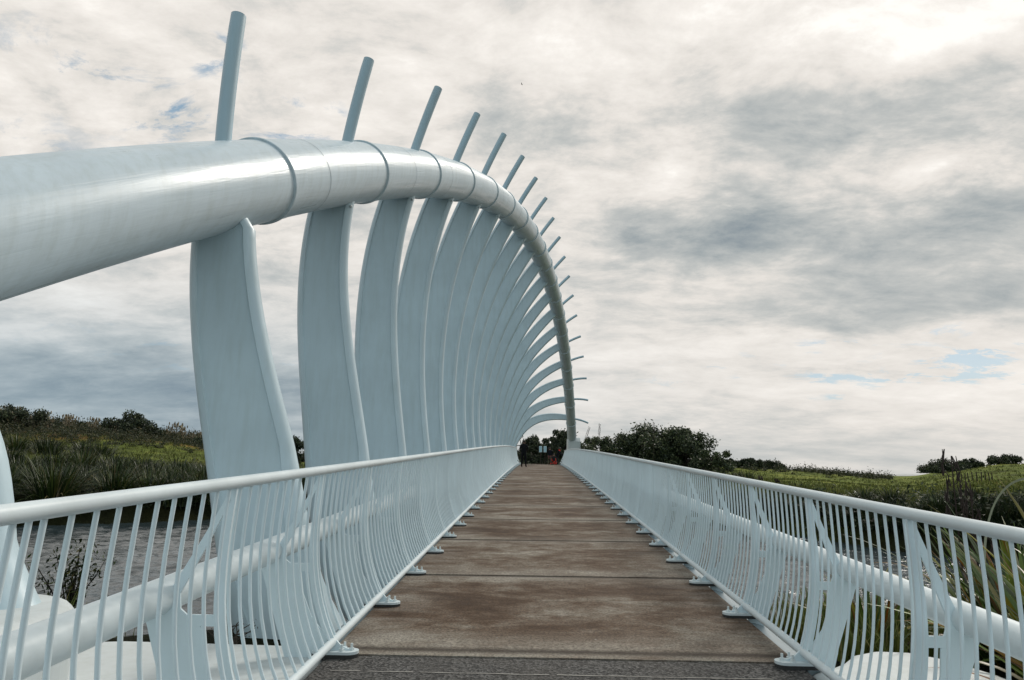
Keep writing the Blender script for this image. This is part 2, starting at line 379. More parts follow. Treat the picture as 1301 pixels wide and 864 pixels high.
def vnoise(x, y, f, seed):
    x = x*f+seed*17.3; y = y*f-seed*9.1
    xi = np.floor(x).astype(np.int64); yi = np.floor(y).astype(np.int64); fx = x-xi; fy = y-yi; fx = fx*fx*(3-2*fx); fy = fy*fy*(3-2*fy)
    def h(a, b): return ((np.sin(a*127.1+b*311.7+seed)*43758.5453) % 1)
    return (h(xi, yi)*(1-fx)+h(xi+1, yi)*fx)*(1-fy)+(h(xi, yi+1)*(1-fx)+h(xi+1, yi+1)*fx)*fy-.5
SK = np.array([(-180, 20), (-90, 70), (-50, 78), (-38, 72), (-32, 66), (-26, 55), (-20, 40), (-12, 22), (-4, 14), (2, 8), (8, 10), (14.5, 9), (18, 5), (22, 2), (25, -2.2), (27.2, -2.2), (29, 4), (31, 8), (34, 7), (40, 12), (60, 14), (180, 20)], float)
def H(x, y):
    x = np.asarray(x, float); y = np.asarray(y, float)
    D = np.hypot(x, y); azd = np.degrees(np.arctan2(x, y)); s = sdist(x, y)
    e = np.interp(azd, SK[:, 0], SK[:, 1])
    left = sstep(-3, -16, azd)
    Dr = 135*left+170*(1-left)
    ztop = H_CAM-.25+e*Dr/890-3.3*left
    fl = np.interp(D, [0, 40, 60, 80, 100, 135, 200, 400, 3500], [0, 0, .12, .36, .62, 1, .95, .2, -1.2])
    fr = np.interp(D, [0, 26, 45, 100, 170, 240, 400, 3500], [0, 0, .25, .55, 1, .9, -.6, -3])
    base = -.05*np.ones_like(D)
    z = base + (ztop-base)*(fl*left+fr*(1-left))
    z = z + np.where(D > 300, -(D-300)*.01, 0)
    z += (vnoise(x, y, .05, 1)*1.2+vnoise(x, y, .13, 2)*.6)*sstep(45, 90, D)*np.where(azd > 22, .45, 1) + vnoise(x, y, .5, 3)*.14
    z += .32*sstep(21, 27, D)*(1-sstep(34, 75, D))*sstep(6, 12, azd)
    mound = sstep(28, 33, azd)*(sstep(70, 95, D)*(1-sstep(95, 130, D)))*1.3
    z += mound
    land = np.maximum(z, -14)
    bank = WL-.9+np.clip(s+1.5, 0, 50)*.75
    z = np.where(s > -1.5, np.minimum(land, bank), WL-.9)
    z = np.where(s > 0, np.maximum(z, np.minimum(WL+.05+s*.2, land)), z)
    # earth ramps at the two bridge ends
    dn = np.hypot(np.maximum(np.abs(x-.2)-2.0, 0), np.maximum(y-3.2, 0)); wn = 1-sstep(0, 3.2, dn)
    z = z*(1-wn)+(-.30+.04*np.clip(y, -8, 4))*wn
    df = np.hypot(np.maximum(np.abs(x-.4)-2.6, 0), np.maximum(62-y, 0)+np.maximum(y-84, 0)); wf = 1-sstep(0, 9, df)
    z = z*(1-wf)+2.16*wf
    return z
Hs = lambda x, y: float(H(np.array([x]), np.array([y]))[0])
rr = np.concatenate([np.linspace(.3, 20, 60), np.geomspace(20.5, 300, 150), np.geomspace(310, 4000, 22)])
aa = np.concatenate([np.linspace(-180, -52, 40, endpoint=False), np.linspace(-52, 48, 330, endpoint=False), np.linspace(48, 180, 42, endpoint=False)])
Rg, Ag = np.meshgrid(rr, np.radians(aa), indexing='ij')
gx, gy = Rg*np.sin(Ag), Rg*np.cos(Ag); gz = H(gx, gy)
na = len(aa); nr = len(rr)
I, K = np.meshgrid(np.arange(nr-1), np.arange(na), indexing='ij')
quads = np.stack([I*na+K, I*na+(K+1) % na, (I+1)*na+(K+1) % na, (I+1)*na+K], -1).reshape(-1, 4)
me = np_mesh('ground', np.stack([gx, gy, gz], -1).reshape(-1, 3), quads[:, ::-1], m_ground, True)
azg = np.degrees(Ag); Dg = Rg
green = np.array([.15, .18, .042]); dark = np.array([.040, .046, .018]); brown = np.array([.19, .085, .025]); tan = np.array([.17, .135, .075])
n1 = vnoise(gx, gy, .035, 5)+.5*vnoise(gx, gy, .11, 6)
lf = sstep(-3, -16, azg)[..., None]
D2 = Dg+n1*22
def band(a, b, c, d): return (sstep(a, b, D2)*(1-sstep(c, d, D2)))[..., None]
C = dark*(1-0)+np.zeros(gx.shape+(3,))
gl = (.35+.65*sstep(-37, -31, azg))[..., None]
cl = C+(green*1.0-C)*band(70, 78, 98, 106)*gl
cl = cl+(brown-cl)*band(95, 104, 116, 124)*.6
cl = cl+(dark*1.2-cl)*band(116, 122, 300, 400)
cr_ = C+(green*1.12-C)*sstep(30, 42, Dg)[..., None]
cr_ = cr_+(dark*1.6-cr_)*band(140, 158, 400, 500)*.75*(azg < 26)[..., None]
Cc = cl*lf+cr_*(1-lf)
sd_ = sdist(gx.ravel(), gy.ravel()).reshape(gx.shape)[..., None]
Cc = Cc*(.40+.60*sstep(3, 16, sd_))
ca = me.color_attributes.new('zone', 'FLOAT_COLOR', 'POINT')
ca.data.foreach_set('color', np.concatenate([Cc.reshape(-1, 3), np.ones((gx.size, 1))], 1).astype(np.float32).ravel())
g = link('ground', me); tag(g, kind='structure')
wr = np.random.default_rng(77)
wa = np.radians(np.concatenate([np.linspace(-60, -15, 300), np.linspace(-14.8, 7, 60), np.linspace(7.2, 42, 200)])); wd_ = 4.5*np.exp(np.linspace(0, math.log(64/4.5), 620))
WR, WA = np.meshgrid(wd_, wa, indexing='ij'); wx_, wy_ = WR*np.sin(WA), WR*np.cos(WA); wz_ = np.zeros_like(wx_)
for _ in range(46):          # wind ripples
    lam = math.exp(wr.uniform(math.log(.28), math.log(1.5))); th = R_(-25)+wr.normal(0, .75); k_ = 2*math.pi/lam; am = lam*.0068
    wz_ += am*np.sin(k_*(wx_*math.sin(th)+wy_*math.cos(th))+wr.uniform(0, 6.28))
wz_ *= .75+.9*(vnoise(wx_, wy_, .35, 4)+.5*vnoise(wx_, wy_, 1.1, 8))
nw = len(wa); I, K = np.meshgrid(np.arange(len(wd_)-1), np.arange(nw-1), indexing='ij')
wq = np.stack([I*nw+K, I*nw+K+1, (I+1)*nw+K+1, (I+1)*nw+K], -1).reshape(-1, 4)
tag(link('river_water', np_mesh('river_water', np.stack([wx_, wy_, wz_+WL], -1).reshape(-1, 3), wq[:, ::-1], m_water, True)), kind='structure')
mb = MB()
mb.add([(x, y, WL-.12) for x, y in ((-220, -60), (220, -60), (220, 62), (-220, 62))], [(0, 1, 2, 3)])
tag(mb.build('river_water', m_water), kind='structure')
mb = MB(); mb.add([(-50000, 330, -9), (50000, 330, -9), (50000, 50000, -9), (-50000, 50000, -9)], [(0, 1, 2, 3)])
tag(mb.build('sea', m_sea), kind='structure')

# ------------------------------------------------------------------ bridge
XSL, XSR = -1.60, 1.955
Y0B, Y1B = 5.70, 63.5
bridge = empty('footbridge', (.17, Y0B, ZD(Y0B)))
tag(bridge, 'white steel footbridge with a leaning arch pipe and curved ribs over a brown concrete deck', 'bridge')
bo = Vector(bridge.location)
def bb(mb, name, m, parent=bridge, bevel=0):      # build in world coordinates under the bridge
    o = mb.build(name, m, parent, bevel)
    off = bo if parent is bridge else bo
    o.location = -bo if parent is bridge else (0, 0, 0)
    return o
JP = 3.059; J0 = Y0B
def sheet(x0, x1, y0, y1, dz, nx=6, step=.5, bottom=None):
    ys = np.arange(y0, y1+1e-6, step) if (y1-y0) > step else np.array([y0, y1])
    if ys[-1] < y1-1e-4: ys = np.append(ys, y1)
    vs = [(x0+(x1-x0)*i/nx, y, ZD(y)+dz) for y in ys for i in range(nx+1)]
    fs = [(j*(nx+1)+i, j*(nx+1)+i+1, (j+1)*(nx+1)+i+1, (j+1)*(nx+1)+i) for j in range(len(ys)-1) for i in range(nx)]
    return vs, fs
joints = [5.87+JP*k for k in range(1, 19)]
edges_y = [Y0B]+[j for j in joints if j < Y1B-.5]+[Y1B]
mb = MB()
for a, b in zip(edges_y[:-1], edges_y[1:]):       # one panel after another with a recessed joint between
    a_, b_ = a+(.022 if a != Y0B else 0), b-(.022 if b != Y1B else 0)
    vs, fs = sheet(XSL, XSR, a_, b_, 0, 4, .51); mb.add(vs, fs)
    n = 5
    for yy, flip in ((a_, 0), (b_, 1)):
        q = [(XSL, yy, ZD(yy)), (XSR, yy, ZD(yy)), (XSR, yy, ZD(yy)-.16), (XSL, yy, ZD(yy)-.16)]
        mb.add(q, [(0, 3, 2, 1) if flip == 0 else (0, 1, 2, 3)])
for X in (XSL, XSR):
    ys_ = np.arange(Y0B, Y1B+.1, .5); ys_ = ys_[ys_ <= Y1B]
    vs = [(X, y, ZD(y)-dz) for y in ys_ for dz in (.003, .16)]
    mb.add(vs, [(2*i, 2*i+1, 2*i+3, 2*i+2) for i in range(len(ys_)-1)])
vs, fs = sheet(XSL, XSR, Y0B, Y1B, -.16, 2); mb.add(vs, [f[::-1] for f in fs])
deck = bb(mb, 'deck_slab', m_deck)
mb = MB()
for j in joints:
    if j < Y1B-.5: vs, fs = sheet(XSL+.003, XSR-.003, j-.03, j+.03, -.016, 2); mb.add(vs, fs)
tag(bb(mb, 'joint_seal', m_gap), None)
# edge fascia: quarter-round steel beam along both deck edges
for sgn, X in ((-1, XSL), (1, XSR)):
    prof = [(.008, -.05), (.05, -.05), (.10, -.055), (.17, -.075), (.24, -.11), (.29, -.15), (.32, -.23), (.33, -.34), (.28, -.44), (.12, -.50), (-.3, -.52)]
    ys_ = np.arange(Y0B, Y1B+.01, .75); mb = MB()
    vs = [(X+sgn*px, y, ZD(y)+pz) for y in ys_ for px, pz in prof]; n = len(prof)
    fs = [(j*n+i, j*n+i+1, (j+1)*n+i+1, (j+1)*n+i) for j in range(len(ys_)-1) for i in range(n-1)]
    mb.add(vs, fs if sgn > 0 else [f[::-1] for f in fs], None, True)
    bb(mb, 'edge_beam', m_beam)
# steel box girder under the deck
mb = MB(); ys_ = np.arange(Y0B+.2, Y1B-.2, 1.0)
pr = [(-1.2, -.5), (-.9, -1.05), (1.2, -1.05), (1.5, -.5)]
vs = [(px, y, ZD(y)+pz) for y in ys_ for px, pz in pr]
mb.add(vs, [(j*4+i, j*4+(i+1) % 4, (j+1)*4+(i+1) % 4, (j+1)*4+i) for j in range(len(ys_)-1) for i in range(4)]+[(0, 1, 2, 3)])
bb(mb, 'box_girder', m_paint)

# arch
AX = np.array([-7.74858207e-04, 1.75546331e-01, -5.02700505e+00]); AZ = np.array([-0.00909943, 0.66521777, 0.33675719])
def arch(y): return Vector((float(np.polyval(AX, y)), y, float(np.polyval(AZ, y)) - .04*math.sin(y/70*math.pi*2)*0))
AR = .475
def ARf(y): return float(np.interp(y, [10, 25, 42, 63], [.522, .475, .43, .415]))
apts = [arch(y) for y in np.linspace(-1.2, 67.2, 150)]
mb = MB(); mb.tube(apts, [ARf(p.y) for p in apts], 64, up=(0, 0, 1))
arch_o = bb(mb, 'arch_pipe', m_pipe)
def arch_t(y): return (arch(y+.05)-arch(y-.05)).normalized()
RY = [7.6+3.06*k for k in range(-1, 19)]
# bolted sleeve rings: groove with a raised lip just past each rib
ring_h = {}
for y in RY:
    yc = y+.78
    if yc > 66.4 or y < 7: continue
    t = arch_t(yc); c = arch(yc); a = Vector((0, 0, 1)); a = (a-t*a.dot(t)).normalized(); b = t.cross(a)
    n = 64; e_ = .012 if y > 25 else 0; prof = [(-.048-e_, -.004), (-.045-e_, .024+e_), (-.036-e_, .031+e_), (.012+e_, .031+e_), (.02+e_, .022+e_), (.02+e_, .006), (.34, .006), (.345, -.004)]
    mb = MB(); vs = [c+t*p[0]+(a*math.cos(2*math.pi*k/n)+b*math.sin(2*math.pi*k/n))*(ARf(yc)+p[1]) for k in range(n) for p in prof]
    m_ = len(prof)
    mb.add(vs, [(k*m_+i, k*m_+i+1, ((k+1) % n)*m_+i+1, ((k+1) % n)*m_+i) for k in range(n) for i in range(m_-1)], None, False)
    o = bb(mb, 'sleeve_ring', m_pipe, arch_o)
    mo = o.modifiers.new('bv', 'BEVEL'); mo.width = .004; mo.segments = 2

for yc in list(np.arange(3.2, 64, 3.06*2))+[12.9, 25.1]:
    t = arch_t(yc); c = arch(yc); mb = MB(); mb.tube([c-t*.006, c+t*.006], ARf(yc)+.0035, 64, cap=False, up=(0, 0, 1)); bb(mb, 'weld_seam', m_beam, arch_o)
# ribs ---------------------------------------------------------------
tip = [(-3.68, 7.1), (-2.86, 8.43), (-2.15, 9.69), (-1.59, 10.74), (-1.05, 11.72), (-.55, 12.44), (-.09, 12.97), (.34, 13.37), (.73, 13.59), (1.13, 13.68), (1.51, 13.57), (1.90, 13.3), (2.28, 12.87), (2.68, 12.23), (3.12, 11.33), (3.52, 10.34), (3.95, 9.04), (4.27, 7.57), (4.48, 5.84)]
sb = [(-3.81, 5.42), (-3.26, 6.92), (-2.73, 8.25), (-2.22, 9.49), (-1.71, 10.54), (-1.21, 11.42), (-.72, 12.11), (-.26, 12.62), (.14, 12.95), (.54, 13.06), (.9, 13.01), (1.26, 12.75), (1.6, 12.38), (1.95, 11.84), (2.25, 11.0), (2.56, 10.14), (2.87, 9.01), (3.13, 7.79), (3.41, 6.41)]
tip = [(-4.55, 5.4)]+tip; sb = [(-4.45, 3.9)]+sb
WB, WT = .97, np.interp(range(20), [0, 1, 4, 10, 19], [.78, .70, .68, .60, .52])
def hermite(P0, T0, P1, T1, n):
    out = []
    for i in range(n+1):
        t = i/n; t2 = t*t; t3 = t2*t
        out.append(P0*(2*t3-3*t2+1)+T0*(t3-2*t2+t)+P1*(-2*t3+3*t2)+T1*(t3-t2))
    return out
for k, y in enumerate(RY):
    d0 = ZD(y); A = arch(y); P = Vector((A.x, A.z))
    S = Vector(sb[k]); T = Vector(tip[k]); dirn = (T-P).normalized()
    shift = -.95 if k == 0 else (-.06 if k == 1 else 0)
    fk = max(0., (k-9)/10)**1.4
    lean = Vector(([-.42, -.27, -.16, -.12][k] if k < 4 else -.12+.57*fk, 1)).normalized()
    B = Vector((-3.05+shift+.58*fk, 1.45+d0*.98))
    L = (P-B).length
    kk = max(0, (k-9)/10)
    th = 1.0
    if k == 1: P = P+Vector((.12, 0))
    T1 = (Vector((dirn.x, dirn.y))+Vector((0, .15*fk))).normalized()
    # tangent at the pipe follows the spine, a little flatter at the far, low ribs
    P = P-T1*(.30 if k == 1 else .36 if k < 5 else .26)
    seg = hermite(B, lean*L*((.6 if k == 1 else 1.0)+.3*fk), P, T1*L*(.97+.25*fk), 26)
    foot = hermite(Vector((-1.1, -1.1+d0)), Vector((-5.0, -.05)), B, lean*3.2, 14)
    if k == 0: foot = hermite(Vector((-3.74, .36)), Vector((-.35, .85)), B, lean*1.1, 12)
    path = foot[:-1]+seg
    nf = len(foot)-1; npn = len(path)
    s_acc = [0]
    for i in range(1, npn): s_acc.append(s_acc[-1]+(path[i]-path[i-1]).length)
    s0 = s_acc[nf]; s1 = s_acc[-1]
    rings = []
    nc = 8
    for i, p in enumerate(path):
        t = (path[min(i+1, npn-1)]-path[max(i-1, 0)]).normalized(); nrm_ = Vector((t.y, -t.x))
        u = max(0, (s_acc[i]-s0)/(s1-s0)); f = max(0, (s0-s_acc[i])/s0)
        w = WB+(WT[k]-WB)*u+(.10*f) + (.9*max(0, (f-.45)) if k == 0 else 0)
        if k == 1: w *= float(np.interp((p-Vector((A.x+.12, A.z))).length, [.28, .52], [.58, 1]))
        r = .098+.02*(1-u)+(.30 if k else .12)*f; rp = r-.022
        h = w/2-r
        prof = []
        for q in range(nc+1):
            a = -math.pi/2+math.pi*q/nc; prof.append((h+r*math.cos(a), r*math.sin(a)))
        prof.append((h-.012, rp)); prof.append((-h+.012, rp))
        for q in range(nc+1):
            a = math.pi/2+math.pi*q/nc; prof.append((-h+r*math.cos(a), r*math.sin(a)))
        prof.append((-h+.012, -rp)); prof.append((h-.012, -rp))
        rings.append([(p.x+nrm_.x*e, y+yy, p.y+nrm_.y*e) for e, yy in prof])
    n = len(rings[0]); mb = MB()
    m1 = nc+1
    for q0_, q1_ in ((0, nc), (nc, m1), (m1, m1+1), (m1+1, m1+2), (m1+2, m1+2+nc), (m1+2+nc, m1+3+nc), (m1+3+nc, m1+4+nc), (m1+4+nc, n)):   # separate strips keep the creases crisp
        qs = [q % n for q in range(q0_, q1_+1)]; w_ = len(qs)
        mb.add([r_[q] for r_ in rings for q in qs], [(i*w_+j, i*w_+j+1, (i+1)*w_+j+1, (i+1)*w_+j) for i in range(npn-1) for j in range(w_-1)], None, True)
    mb.add(rings[0], [tuple(range(n))]); mb.add(rings[-1], [tuple(reversed(range(n)))])
    rib = bb(mb, 'rib', m_rib)
    if k == 0: rib['label'] = 'nearest rib, cut by the left edge of the picture, broad flared base'
    if k == 19: rib['label'] = 'farthest rib, lowest and most strongly bowed over the deck'
    # spine above the pipe
    P = Vector((A.x, A.z))
    q0 = P+(T-P)*0.15; q1 = T
    bow = Vector((-(T-P).y, (T-P).x))*(.026 if k < 12 else (.026+.013*(k-12)))
    pts = []
    for i in range(11):
        t = i/10; m2 = q0.lerp(q1, t)+bow*(t*(1-t))*1.3
        pts.append((m2.x, y, m2.y))
    mb = MB(); r = .092 if k < 8 else .085
    mb.tube(pts, [r]*10+[r*.97], 20, up=(0, 1, 0)); o = bb(mb, 'spine', m_spike, rib)
    # lug bolts under the pipe
    t3 = seg[-1]-seg[-2]; t3.normalize(); n3 = Vector((t3.y, -t3.x))
    if k == 1: P = P+Vector((.12, 0))
    pb = P-t3*(ARf(y)+.03)+n3*(WT[k]/2-.02)
    mb = MB()
    if k != 1: mb.ball((pb.x, y-.07, pb.y), .026)
    mb.ball((pb.x-n3.x*(WT[k]-.08), y-.07, pb.y-n3.y*(WT[k]-.08)), .028)
    bb(mb, 'lug', m_bolt, rib)

# far footing of the arch
def footing(cx, y0, y1, z0, z1, w):
    mb = MB(); poly = [(y0, z0), (y1, z0), (y1, z1*.55+z0*.45), (y1-.9, z1), (y0+.35, z1), (y0, z1-.35)]
    n = len(poly); vs = [(cx-w/2, a, b) for a, b in poly]+[(cx+w/2, a, b) for a, b in poly]
    mb.add(vs, [tuple(range(n)), tuple(reversed(range(n, 2*n)))]+[(i, i+n, (i+1) % n+n, (i+1) % n) for i in range(n)])
    return bb(mb, 'arch_footing', m_ledge, bevel=.05)
footing(3.38, 65.6, 69.5, 1.6, 4.7, 1.15)
# near shoe: rounded plinth that carries the arch foot and the first rib
def rounded(x0, x1, y0, y1, r, n=8, corners=(1, 1, 1, 1)):
    out = []
    for (cx, cy_, a0), on in zip(((x1-r, y1-r, 0), (x0+r, y1-r, 90), (x0+r, y0+r, 180), (x1-r, y0+r, 270)), corners):
        if on: out += [(cx+r*math.cos(R_(a0+90*i/n)), cy_+r*math.sin(R_(a0+90*i/n))) for i in range(n+1)]
        else: out.append((cx+r*math.copysign(1, math.cos(R_(a0+45))), cy_+r*math.copysign(1, math.sin(R_(a0+45)))))
    return out
mb = MB(); mb.prism_xy(rounded(-6.8, -2.86, -2, 5.05, .8), -.9, .78); bb(mb, 'arch_footing', m_ledge, bevel=.09)
# abutment ledges on both sides of the approach
mb = MB(); mb.prism_xy([(-1.62, -3), (-1.62, 5.98), (-2.2, 6.02), (-3.4, 6.06), (-4.3, 5.9), (-4.6, -3)], -1.2, .225); bb(mb, 'abutment', m_ledge, bevel=.03)
mb = MB(); mb.prism_xy([(1.96, -3), (3.35, -3), (3.45, 4.9), (3.4, 5.6), (3.28, 6.0), (3.05, 6.25), (2.75, 6.28), (2.5, 6.12), (2.3, 5.85), (2.1, 5.66), (1.96, 5.62)], -1.2, .225); bb(mb, 'abutment', m_ledge, bevel=.12)
mb = MB(); mb.box(-2.6, 3.0, 61.6, 66.5, -.8, 1.9); bb(mb, 'abutment', m_ledge, bevel=.04)

# approach surfaces
vs, fs = sheet(XSL, XSR, -7, Y0B-.03, -.004, 4); mb = MB(); mb.add(vs, fs)
vs2, fs2 = sheet(XSL, XSR, -7, Y0B-.03, -.35, 2); mb.add(vs2, [f[::-1] for f in fs2])
mb.add([(XSL, Y0B-.03, ZD(Y0B)-.004), (XSR, Y0B-.03, ZD(Y0B)-.004), (XSR, Y0B-.03, ZD(Y0B)-.3), (XSL, Y0B-.03, ZD(Y0B)-.3)], [(0, 3, 2, 1)])
for X in (XSL, XSR):
    mb.add([(X, -7, ZD(-7)-.004), (X, Y0B-.03, ZD(Y0B)-.004), (X, Y0B-.03, ZD(Y0B)-.35), (X, -7, ZD(-7)-.35)], [(0, 1, 2, 3)])
tag(mb.build('approach_path', m_asph), kind='structure')
mb = MB()
for k in range(60):          # ragged pale line of sealant across the asphalt
    xa, xb = XSL+.12+k*.054, XSL+.12+(k+1)*.054
    if xb > XSR-.25 or random.random() < .05: continue
    w1 = .004+.006*random.random(); o1 = .004*math.sin(k*.7)
    mb.add([(xa, 5.31-w1+o1, ZD(5.31)), (xb, 5.31-w1+o1, ZD(5.31)), (xb, 5.31+w1+o1, ZD(5.31)+.0005), (xa, 5.31+w1+o1, ZD(5.31)+.0005)], [(0, 1, 2, 3)])
tag(mb.build('seam_line', simple('sealant', (.30, .29, .27), .8)), kind='structure')
mb = MB(); zf = ZD(Y1B)
pl = [(XSL-.1, Y1B+.02), (XSR+.1, Y1B+.02), (XSR+.3, 70), (XSR+1.2, 75), (5, 79), (4, 82), (-.5, 79.5), (XSL-.3, 73)]
mb.add([(a, b, zf+.01+(b-Y1B)*.002) for a, b in pl], [tuple(range(len(pl)))])
tag(mb.build('far_path', m_path), kind='structure')

# ------------------------------------------------------------------ railings
def make_railing(name, label, sgn, xb, xt0, xt1, kH, bulge, Xt, zt, f0, pitch, nper, tipx, rt, rbal, rtube):
    root = empty(name, (xb, Y0B, ZD(Y0B))); ro = Vector(root.location)
    tag(root, label, 'railing')
    ys_ = np.arange(-1.2, 63.6, .5); ys_ = np.append(ys_, 63.45)
    XT = lambda y: xt0+(xt1-xt0)*max(0, y-16)/47.5        # the rail leans out a little more towards the far end
    HT = lambda y: H_CAM-kH*abs(XT(y))
    def fin(mb_, nm, m, par=root):
        o = mb_.build(nm, m, par); o.location = -ro if par is root else (0, 0, 0); return o
    mb = MB(); mb.tube([(XT(y), y, ZD(y)+HT(y)) for y in ys_], rt, 20); fin(mb, 'top_rail', m_rail)
    mb = MB(); mb.tube([(xb, y, ZD(y)+.10) for y in ys_], .031, 16); br = fin(mb, 'bottom_rail', m_rail)
    for j in range(6):
        yj = f0+pitch*(.35+j*4)-pitch
        mb = MB(); mb.tube([(xb, yj-.05, ZD(yj-.05)+.10), (xb, yj+.05, ZD(yj+.05)+.10)], .0345, 16); fin(mb, 'sleeve', m_rail, br)
    mb = MB(); mb.tube([(Xt, y, ZD(y)+zt) for y in ys_], rtube, 24); fin(mb, 'support_tube', m_rail)
    def prof(u, y):     # offset from the bottom rail; u = 0 at the bottom rail, 1 at the top rail
        return (XT(y)-xb)*u+sgn*bulge*math.sin(math.pi*u**.85)
    z0 = .115
    def bal(y):
        z1 = HT(y)-rt*.7; m = MB(); m.tube([(prof(i/9, y), 0, z0+(z1-z0)*i/9) for i in range(10)], rbal, 8, cap=False, up=(0, 1, 0)); return m
    bme = bal(0).mesh('baluster', m_bar)
    fins = [f0+pitch*j for j in range(-4, 60) if -1 < f0+pitch*j < 63]
    bars = [fy+pitch*(i+.5)/nper for fy in [fins[0]-pitch]+fins for i in range(nper) if -1.1 < fy+pitch*(i+.5)/nper < 63.4]
    if sgn < 0: fins = [f for f in fins if not 2 < f < 3]; bars.append(f0-2*pitch)
    bars.sort(); vis = [y for y in bars if y > 2.0]; near = vis[:100]; rest = [y for y in bars if y < 2.0]+vis[100:]
    for y in near:
        o = bpy.data.objects.new('baluster', bme); col.objects.link(o); o.parent = root; o.location = Vector((xb, y, ZD(y)))-ro
    mb = MB()
    for y in rest:
        m = bal(y); mb.add(np.array(m.v)+np.array([xb, y, ZD(y)]), m.f, None, True)
    o = fin(mb, 'baluster', m_bar); o['kind'] = 'stuff'
    # stanchion: a flat plate of two legs joined by webs, standing on a bolted foot plate
    def stanchion(y):
        z1 = HT(y)-rt*.7
        def P(u, off): return (prof(u, y)+sgn*off, z0+(z1-z0)*u)
        m = MB(); K = 14
        for i in range(K):
            u0, u1 = i/K, (i+1)/K; w0 = .066*(1-u0)+.020*u0+.018*math.sin(math.pi*u0); w1 = .066*(1-u1)+.020*u1+.018*math.sin(math.pi*u1)
            a, b, c, d = P(u0, -.016), P(u0, w0-.016), P(u1, w1-.016), P(u1, -.016)
            m.prism_xz([a, b, c, d], 0, .020)
        T_ = XT(y)-xb; X_ = Xt-xb
        def Q(dx, z): return (X_+sgn*dx, z)
        n_ = 8; inn = []; outr = []
        zt2 = zt+.02
        for i in range(n_+1):       # outer leg: from under the top rail out to the tube
            t = i/n_; z = z1+(zt2-z1)*t
            e0 = T_+sgn*.012; e1 = X_-sgn*(rtube*.6); xo = e0+(e1-e0)*(t**1.08)
            w = .020+.040*t
            outr.append((xo+sgn*.006, z)); inn.append((xo-sgn*w, z))
        for i in range(n_): m.prism_xz([inn[i], outr[i], outr[i+1], inn[i+1]], 0, .0170)
        a = P((zt-.15-z0)/(z1-z0), .03); b = P((zt-.09-z0)/(z1-z0), .03)
        m.prism_xz([a, Q(-.10, zt-.15), Q(-.10, zt-.09), b], 0, .0150)
        ut = (zt-.16-z0)/(z1-z0)
        # saddle under the tube and the lower panel that runs down to the deck edge
        m.prism_xz([inn[-1], (outr[-1][0]-sgn*.03, outr[-1][1]), Q(-rtube*.75, zt-rtube*.55), Q(-rtube*.3, zt-rtube*.92), Q(rtube*.35, zt-rtube*.92), Q(rtube*.6, zt-rtube-.03),
                     Q(-.17, -.02), Q(-.30, -.26), (sgn*.05, -.26), (sgn*.015, .04), P(.04, .05), P(ut*.35, .102), P(ut*.68, .124), P(ut, .118), (inn[-1][0]-sgn*.01, zt-.06)], 0, .0135)
        # gusset to the foot plate on the deck side
        m.prism_xz([(0, .135), (sgn*.05, .10), (sgn*.05, .022), (-sgn*.14, .040), (-sgn*.13, .052), (-sgn*.07, .072), (-sgn*.03, .112)], 0, .0185)
        return m.mesh('stanchion', m_bar)
    sme0 = stanchion(0)
    mbf = MB(); tx = tipx-xb; L_ = .36; r = .075
    out = []
    xa, xc = tx, tx+sgn*L_
    for i in range(9): a = R_(90+180*i/8); out.append((min(xa, xc)+r+r*math.cos(a), r*math.sin(a)))
    for i in range(9): a = R_(-90+180*i/8); out.append((max(xa, xc)-r+r*math.cos(a), r*math.sin(a)))
    mbf.prism_xy(out, .022, .042)
    fme = mbf.mesh('foot_plate', m_rail)
    mbg = MB(); mbg.prism_xy([(a, b*.93) for a, b in out], -.006, .0225); gme = mbg.mesh('shade_packer', m_shade_packer)
    mbo = MB()
    def hexa(x, y, r, z0_, z1_): mbo.prism_xy([(x+r*math.cos(R_(60*i)), y+r*math.sin(R_(60*i))) for i in range(6)], z0_, z1_)
    hexa(0, 0, .019, .041, .060); hexa(0, 0, .010, .060, .092); bome = mbo.mesh('bolt', m_bolt)
    for y in fins:
        st = bpy.data.objects.new('stanchion', sme0 if y < 16 else stanchion(y)); col.objects.link(st); st.parent = root; st.location = Vector((xb, y, ZD(y)))-ro
        fp = bpy.data.objects.new('foot_plate', fme); col.objects.link(fp); fp.parent = st
        pk = bpy.data.objects.new('shade_packer', gme); col.objects.link(pk); pk.parent = st
        for bx_, by_ in ((tx+sgn*.055, 0), (tx+sgn*.12, -.042), (tx+sgn*.12, .042), (tx+sgn*.27, .0)):
            if y > 22 and by_ != 0: continue
            bt = bpy.data.objects.new('bolt', bome); col.objects.link(bt); bt.parent = st; bt.location = (bx_, by_, 0)
    return root
make_railing('railing', 'left bridge railing of bowed white balusters, on the rib side of the deck', -1, -1.565, -1.72, -1.87, .1466, .10, -2.10, .764, 5.65, 1.632, 11, -1.361, .035, .0114, .098)
make_railing('railing', 'right bridge railing of bowed white balusters, on the open meadow side', 1, 1.971, 2.08, 2.40, .1885, .055, 2.34, .694, 5.60, 1.478, 13, 1.756, .034, .0096, .085)

